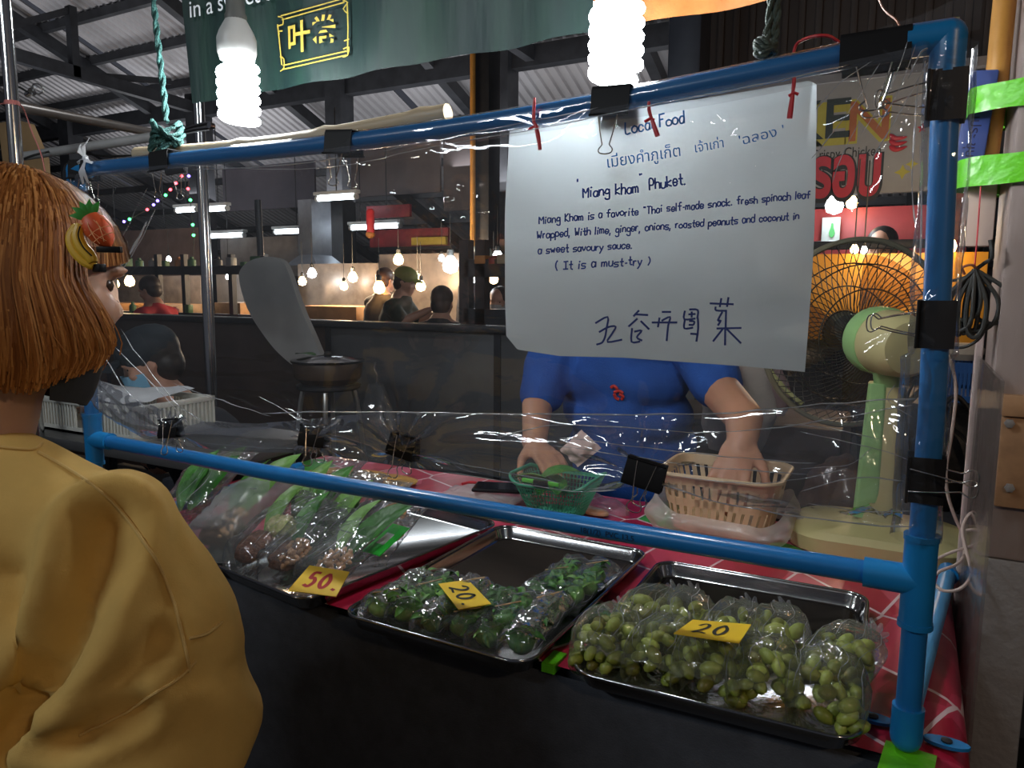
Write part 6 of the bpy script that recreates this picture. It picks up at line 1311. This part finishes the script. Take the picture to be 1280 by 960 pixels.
slab('shelf_rail', 1000, 302, 1170, 311, 3.6, dark_steel, 'dark rail crossing under the red poster board', 'rail', .05)
wc = slab('white_notice', 1028, 272, 1051, 302, 4.2, mat('notice_white', (.5, .55, .52), .6), 'small white notice with a green figure on the red board', 'notice', .01)
p = P(1040, 288, Y=4.185); MB().prism([(p.x + .014 * math.sin(i) * (1 + .4 * math.cos(3 * i)), p.z + .045 * math.cos(i)) for i in [2 * PI * j / 16 for j in range(16)]], 4.18, 4.19, lambda a, b, c: (a, c, b)).obj('green_mark', mat('green_ink', (.05, .35, .08), .6), wc, 0)
slab('dark_poster', 1183, 235, 1216, 300, 3.2, mat('poster_mix', (.4, .1, .06), .5, col2=(.05, .05, .05), scale=9), 'dark red poster beside the column', 'poster', .02)

# ------------------------------------------------------------------ stalls and lights across the hall
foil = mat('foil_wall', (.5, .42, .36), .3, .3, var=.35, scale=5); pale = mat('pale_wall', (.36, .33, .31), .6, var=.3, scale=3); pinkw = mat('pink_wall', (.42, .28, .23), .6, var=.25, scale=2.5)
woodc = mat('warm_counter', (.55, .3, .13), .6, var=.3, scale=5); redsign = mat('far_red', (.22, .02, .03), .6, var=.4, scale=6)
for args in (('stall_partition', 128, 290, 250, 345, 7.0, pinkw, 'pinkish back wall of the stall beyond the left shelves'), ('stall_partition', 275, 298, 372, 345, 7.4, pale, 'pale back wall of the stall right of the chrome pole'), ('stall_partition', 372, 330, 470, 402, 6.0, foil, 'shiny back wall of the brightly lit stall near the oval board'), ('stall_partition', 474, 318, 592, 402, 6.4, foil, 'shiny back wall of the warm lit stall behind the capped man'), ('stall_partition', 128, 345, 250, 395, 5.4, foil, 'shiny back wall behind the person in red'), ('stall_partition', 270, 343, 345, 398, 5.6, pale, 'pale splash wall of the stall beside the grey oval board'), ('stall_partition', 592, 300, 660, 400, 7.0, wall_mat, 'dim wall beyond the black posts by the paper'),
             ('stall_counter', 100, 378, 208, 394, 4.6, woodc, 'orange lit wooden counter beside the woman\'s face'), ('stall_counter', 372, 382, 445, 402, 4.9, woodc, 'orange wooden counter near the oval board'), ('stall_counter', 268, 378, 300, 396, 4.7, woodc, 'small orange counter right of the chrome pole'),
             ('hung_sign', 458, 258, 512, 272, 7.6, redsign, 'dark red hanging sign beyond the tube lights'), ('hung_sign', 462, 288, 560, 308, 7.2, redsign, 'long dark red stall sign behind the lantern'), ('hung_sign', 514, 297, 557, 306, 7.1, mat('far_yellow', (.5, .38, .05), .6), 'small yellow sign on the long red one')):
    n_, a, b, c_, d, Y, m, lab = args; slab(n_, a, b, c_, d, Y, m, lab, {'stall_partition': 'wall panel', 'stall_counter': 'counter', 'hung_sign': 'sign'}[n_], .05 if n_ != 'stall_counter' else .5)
duct = mat('duct_grey', (.3, .33, .38), .4, .4); dt = thing('vent_hood', 'pale grey vent duct rising above the bright stall', 'duct', P(382, 330, Y=7.2)); a, b = P(372, 250, Y=7.2), P(391, 322, Y=7.2)
MB().box((a.x, 7.2, b.z), (b.x, 7.6, a.z)).obj('shaft', duct, dt); h0, h1 = P(362, 332, Y=7.2), P(402, 318, Y=7.2); MB().rings([rrect(h1.x - h0.x, .6, .02, h0.z, 3, (h0.x + h1.x) / 2, 7.4), rrect(b.x - a.x, .4, .02, h1.z, 3, (a.x + b.x) / 2, 7.4)]).obj('hood', duct, dt)
# goods on the rack rails
gr = random.Random(11); cols = [(.3, .05, .04), (.05, .05, .05), (.4, .3, .2), (.08, .2, .08), (.35, .35, .33), (.5, .2, .05)]
gm = [mat('goods_%d' % i, c, .5) for i, c in enumerate(cols)]; gi = 0
names = ['red', 'black', 'tan', 'green', 'grey', 'orange']; ords = ['first', 'second', 'third', 'fourth', 'fifth', 'sixth', 'seventh', 'eighth', 'ninth', 'tenth', 'last']
for (xa, xb, yy, Y, n, row) in ((150, 330, 333, 3.9, 11, 'upper rack rail'), (596, 640, 330, 3.2, 3, 'rack rail by the paper'), (140, 245, 391, 3.9, 6, 'lower rack rail')):
    for i in range(n):
        x = xa + (xb - xa) * (i + .5) / n; k = gr.randrange(6); base = P(x, yy, Y=Y); h_ = gr.uniform(.05, .11); w_ = gr.uniform(.025, .045)
        if gr.random() < .5: mb = MB().lathe([(w_, 0), (w_ * 1.03, .01), (w_, h_ * .65), (w_ * .45, h_ * .8), (w_ * .42, h_)], base, 12); nm = 'jar'
        else: mb = MB().box(base + Vector((-w_, -w_, 0)), base + Vector((w_, w_, h_ * .8)), .006); nm = 'goods_box'
        gi += 1; tag(mb.obj(nm, gm[k]), f'small {names[k]} {"jar" if nm == "jar" else "box"}, {ords[i]} from the left on the {row}', 'jar' if nm == 'jar' else 'box', 'goods on the black stall racks')
# lights
warm_g, cool_g, tube_g = glow('warm_bulb', (1, .62, .26), 22), glow('cool_bulb', (.85, .93, 1), 24), glow('tube_glow', (.82, .92, 1), 11)
def bulb(px, Y, m, label, r=.04, cord=.35):
    c_ = P(*px, Y=Y); t = thing('hanging_bulb', label, 'light bulb', c_ + Vector((0, 0, -r)), group='bare bulbs in the far stalls'); MB().lathe([(.004, -r), (r * .8, -r * .7), (r, 0), (r * .75, r * .7), (r * .4, r * 1.2)], c_, 14).obj('glass', m, t); MB().lathe([(r * .42, r * 1.15), (r * .45, r * 2), (.006, r * 2.3)], c_, 10).obj('socket', rubber, t); MB().tube([c_ + Vector((0, 0, r * 2)), c_ + Vector((0, 0, r * 2 + cord))], .003, 6).obj('cord', rubber, t)
BL = [((144, 355), 4.4, 'w', 'warm bulb nearest the woman\'s face', .045), ((162, 352), 4.5, 'w', 'warm bulb left of the person in red', .055), ((211, 324), 5.2, 'c', 'small cool bulb above the person in red', .03), ((286, 346), 5.0, 'c', 'cool bulb right of the chrome pole', .035), ((390, 342), 5.4, 'c', 'large cool bulb above the oval board\'s shoulder', .05), ((378, 352), 5.3, 'w', 'warm bulb just left of the large cool bulb', .045), ((441, 347), 5.2, 'w', 'warm bulb under a small shade over the bright stall', .05), ((430, 358), 5.0, 'w', 'low warm bulb in the bright stall', .04), ((474, 360), 4.7, 'w', 'warm bulb at the capped man\'s back', .055), ((498, 325), 5.6, 'w', 'warm bulb above the capped man', .055), ((526, 358), 5.4, 'w', 'warm bulb in front of the capped man\'s face', .05), ((522, 347), 5.6, 'w', 'small warm bulb over the capped man\'s brim', .035), ((563, 332), 5.2, 'c', 'bright cool bulb above the black haired head', .075), ((622, 322), 5.0, 'c', 'cool bulb by the paper sign\'s edge', .05), ((590, 347), 4.6, 'c', 'cool lamp beside the black post', .05), ((617, 349), 5.2, 'w', 'warm bulb behind the masked person', .045), ((552, 323), 6.2, 'c', 'small white bulb left of the bright cool one', .035), ((1043, 257), 4.0, 'c', 'cool round bulb under the chicken sign', .052), ((1065, 254), 4.15, 'w', 'warm bulb next to the cool bulb under the chicken sign', .035), ((1186, 308), 2.72, 'w', 'warm bulb in front of the amber board', .03), ((1068, 312), 2.72, 'w', 'warm bulb at the top of the fan guard', .018), ((1080, 313), 2.71, 'c', 'cool bulb at the top of the fan guard', .015)]
for px, Y, k, lab, r in BL: bulb(px, Y, warm_g if k == 'w' else cool_g, lab, r)
for (px, Y, e, c_) in (((160, 348), 4.6, 22, WARM), ((430, 345), 5.2, 40, WARM), ((505, 335), 5.5, 40, WARM), ((563, 325), 5.3, 30, COOL), ((1043, 268), 3.9, 8, COOL), ((1120, 300), 2.6, 7, WARM), ((290, 335), 5.2, 10, COOL)): lamp('stall_point_light', 'POINT', P(*px, Y=Y - .12), e, c_, .06)
def tubelight(x0, x1, y0, y1, Y, label):
    a, b = P(x0, y0, Y=Y), P(x1, y1, Y=Y); b.z = a.z = (a.z + b.z) / 2; t = thing('tube_light', label, 'tube light', (a + b) / 2, group='fluorescent tubes across the hall'); MB().tube([a, b], .035, 10).obj('tube', tube_g, t); MB().box(a + Vector((-.04, -.05, .04)), b + Vector((.04, .05, .09)), .01).obj('housing', white_pl, t)
    for e in (a, b): MB().lathe([(.04, -.02), (.04, .02)], e, 10, (1, 0, 0)).obj('end_cap', white_pl, t)
    m_ = (a + b) / 2; MB().tube([m_ + Vector((0, 0, .09)), m_ + Vector((0, 0, 1.2))], .008, 6).obj('hanger', dark_steel, t)
for a in ((221, 246, 263, 262, 7.2, 'tube light seen just left of the chrome pole, upper row'), (262, 284, 262, 260, 7.2, 'tube light just right of the chrome pole, upper row'), (185, 228, 301, 298, 8.2, 'tube light left of the chrome pole, lower row'), (264, 305, 296, 293, 8.2, 'tube light right of the chrome pole, lower row'), (344, 399, 291, 287, 8.2, 'tube light above the pale vent duct'), (397, 445, 249, 245, 7.2, 'highest tube light, below the dark hung sheet'), (439, 462, 285, 284, 8.2, 'short stretch of tube light left of the red lantern'), (467, 500, 284, 281, 8.2, 'tube light right of the red lantern'), (139, 152, 305, 303, 8.2, 'short tube light beside the strawberry clip')): tubelight(*a)
lt = thing('red_lantern', 'small red lantern with an amber tassel by the tube lights', 'lantern', P(463, 298, Y=6.4)); c_ = P(463, 278, Y=6.4); MB().lathe([(.03, -.16), (.05, -.13), (.05, .13), (.03, .16)], c_, 14).obj('shade', mat('lantern_red', (.6, .03, .04), .5), lt); MB().ell(P(463, 293, Y=6.4), (.06, .06, .05), 12).obj('tassel', mat('lantern_amber', (.5, .2, .04), .5), lt)
fl = thing('fairy_lights', 'string of small coloured lights hanging left of the chrome pole', 'fairy lights', P(215, 250, Y=4.6)); gl3 = [glow('fairy_%d' % i, c, 9) for i, c in enumerate(((1, .06, .08), (.18, .12, 1), (.06, 1, .2)))]
FLP = [((155, 277), 1), ((162, 274), 2), ((184, 262), 0), ((192, 256), 1), ((197, 251), 1), ((207, 244), 2), ((213, 237), 0), ((220, 229), 0), ((227, 220), 0), ((236, 220), 1), ((235, 236), 0), ((238, 250), 2), ((241, 281), 2), ((242, 294), 2), ((242, 330), 0)]
MB().tube(smoothpath([P(*p, Y=4.62) for p, k in FLP], 3), .004, 5).obj('wire', rubber, fl)
for p, k in FLP: MB().ell(P(*p, Y=4.6), .016, 8).obj('light', gl3[k], fl)
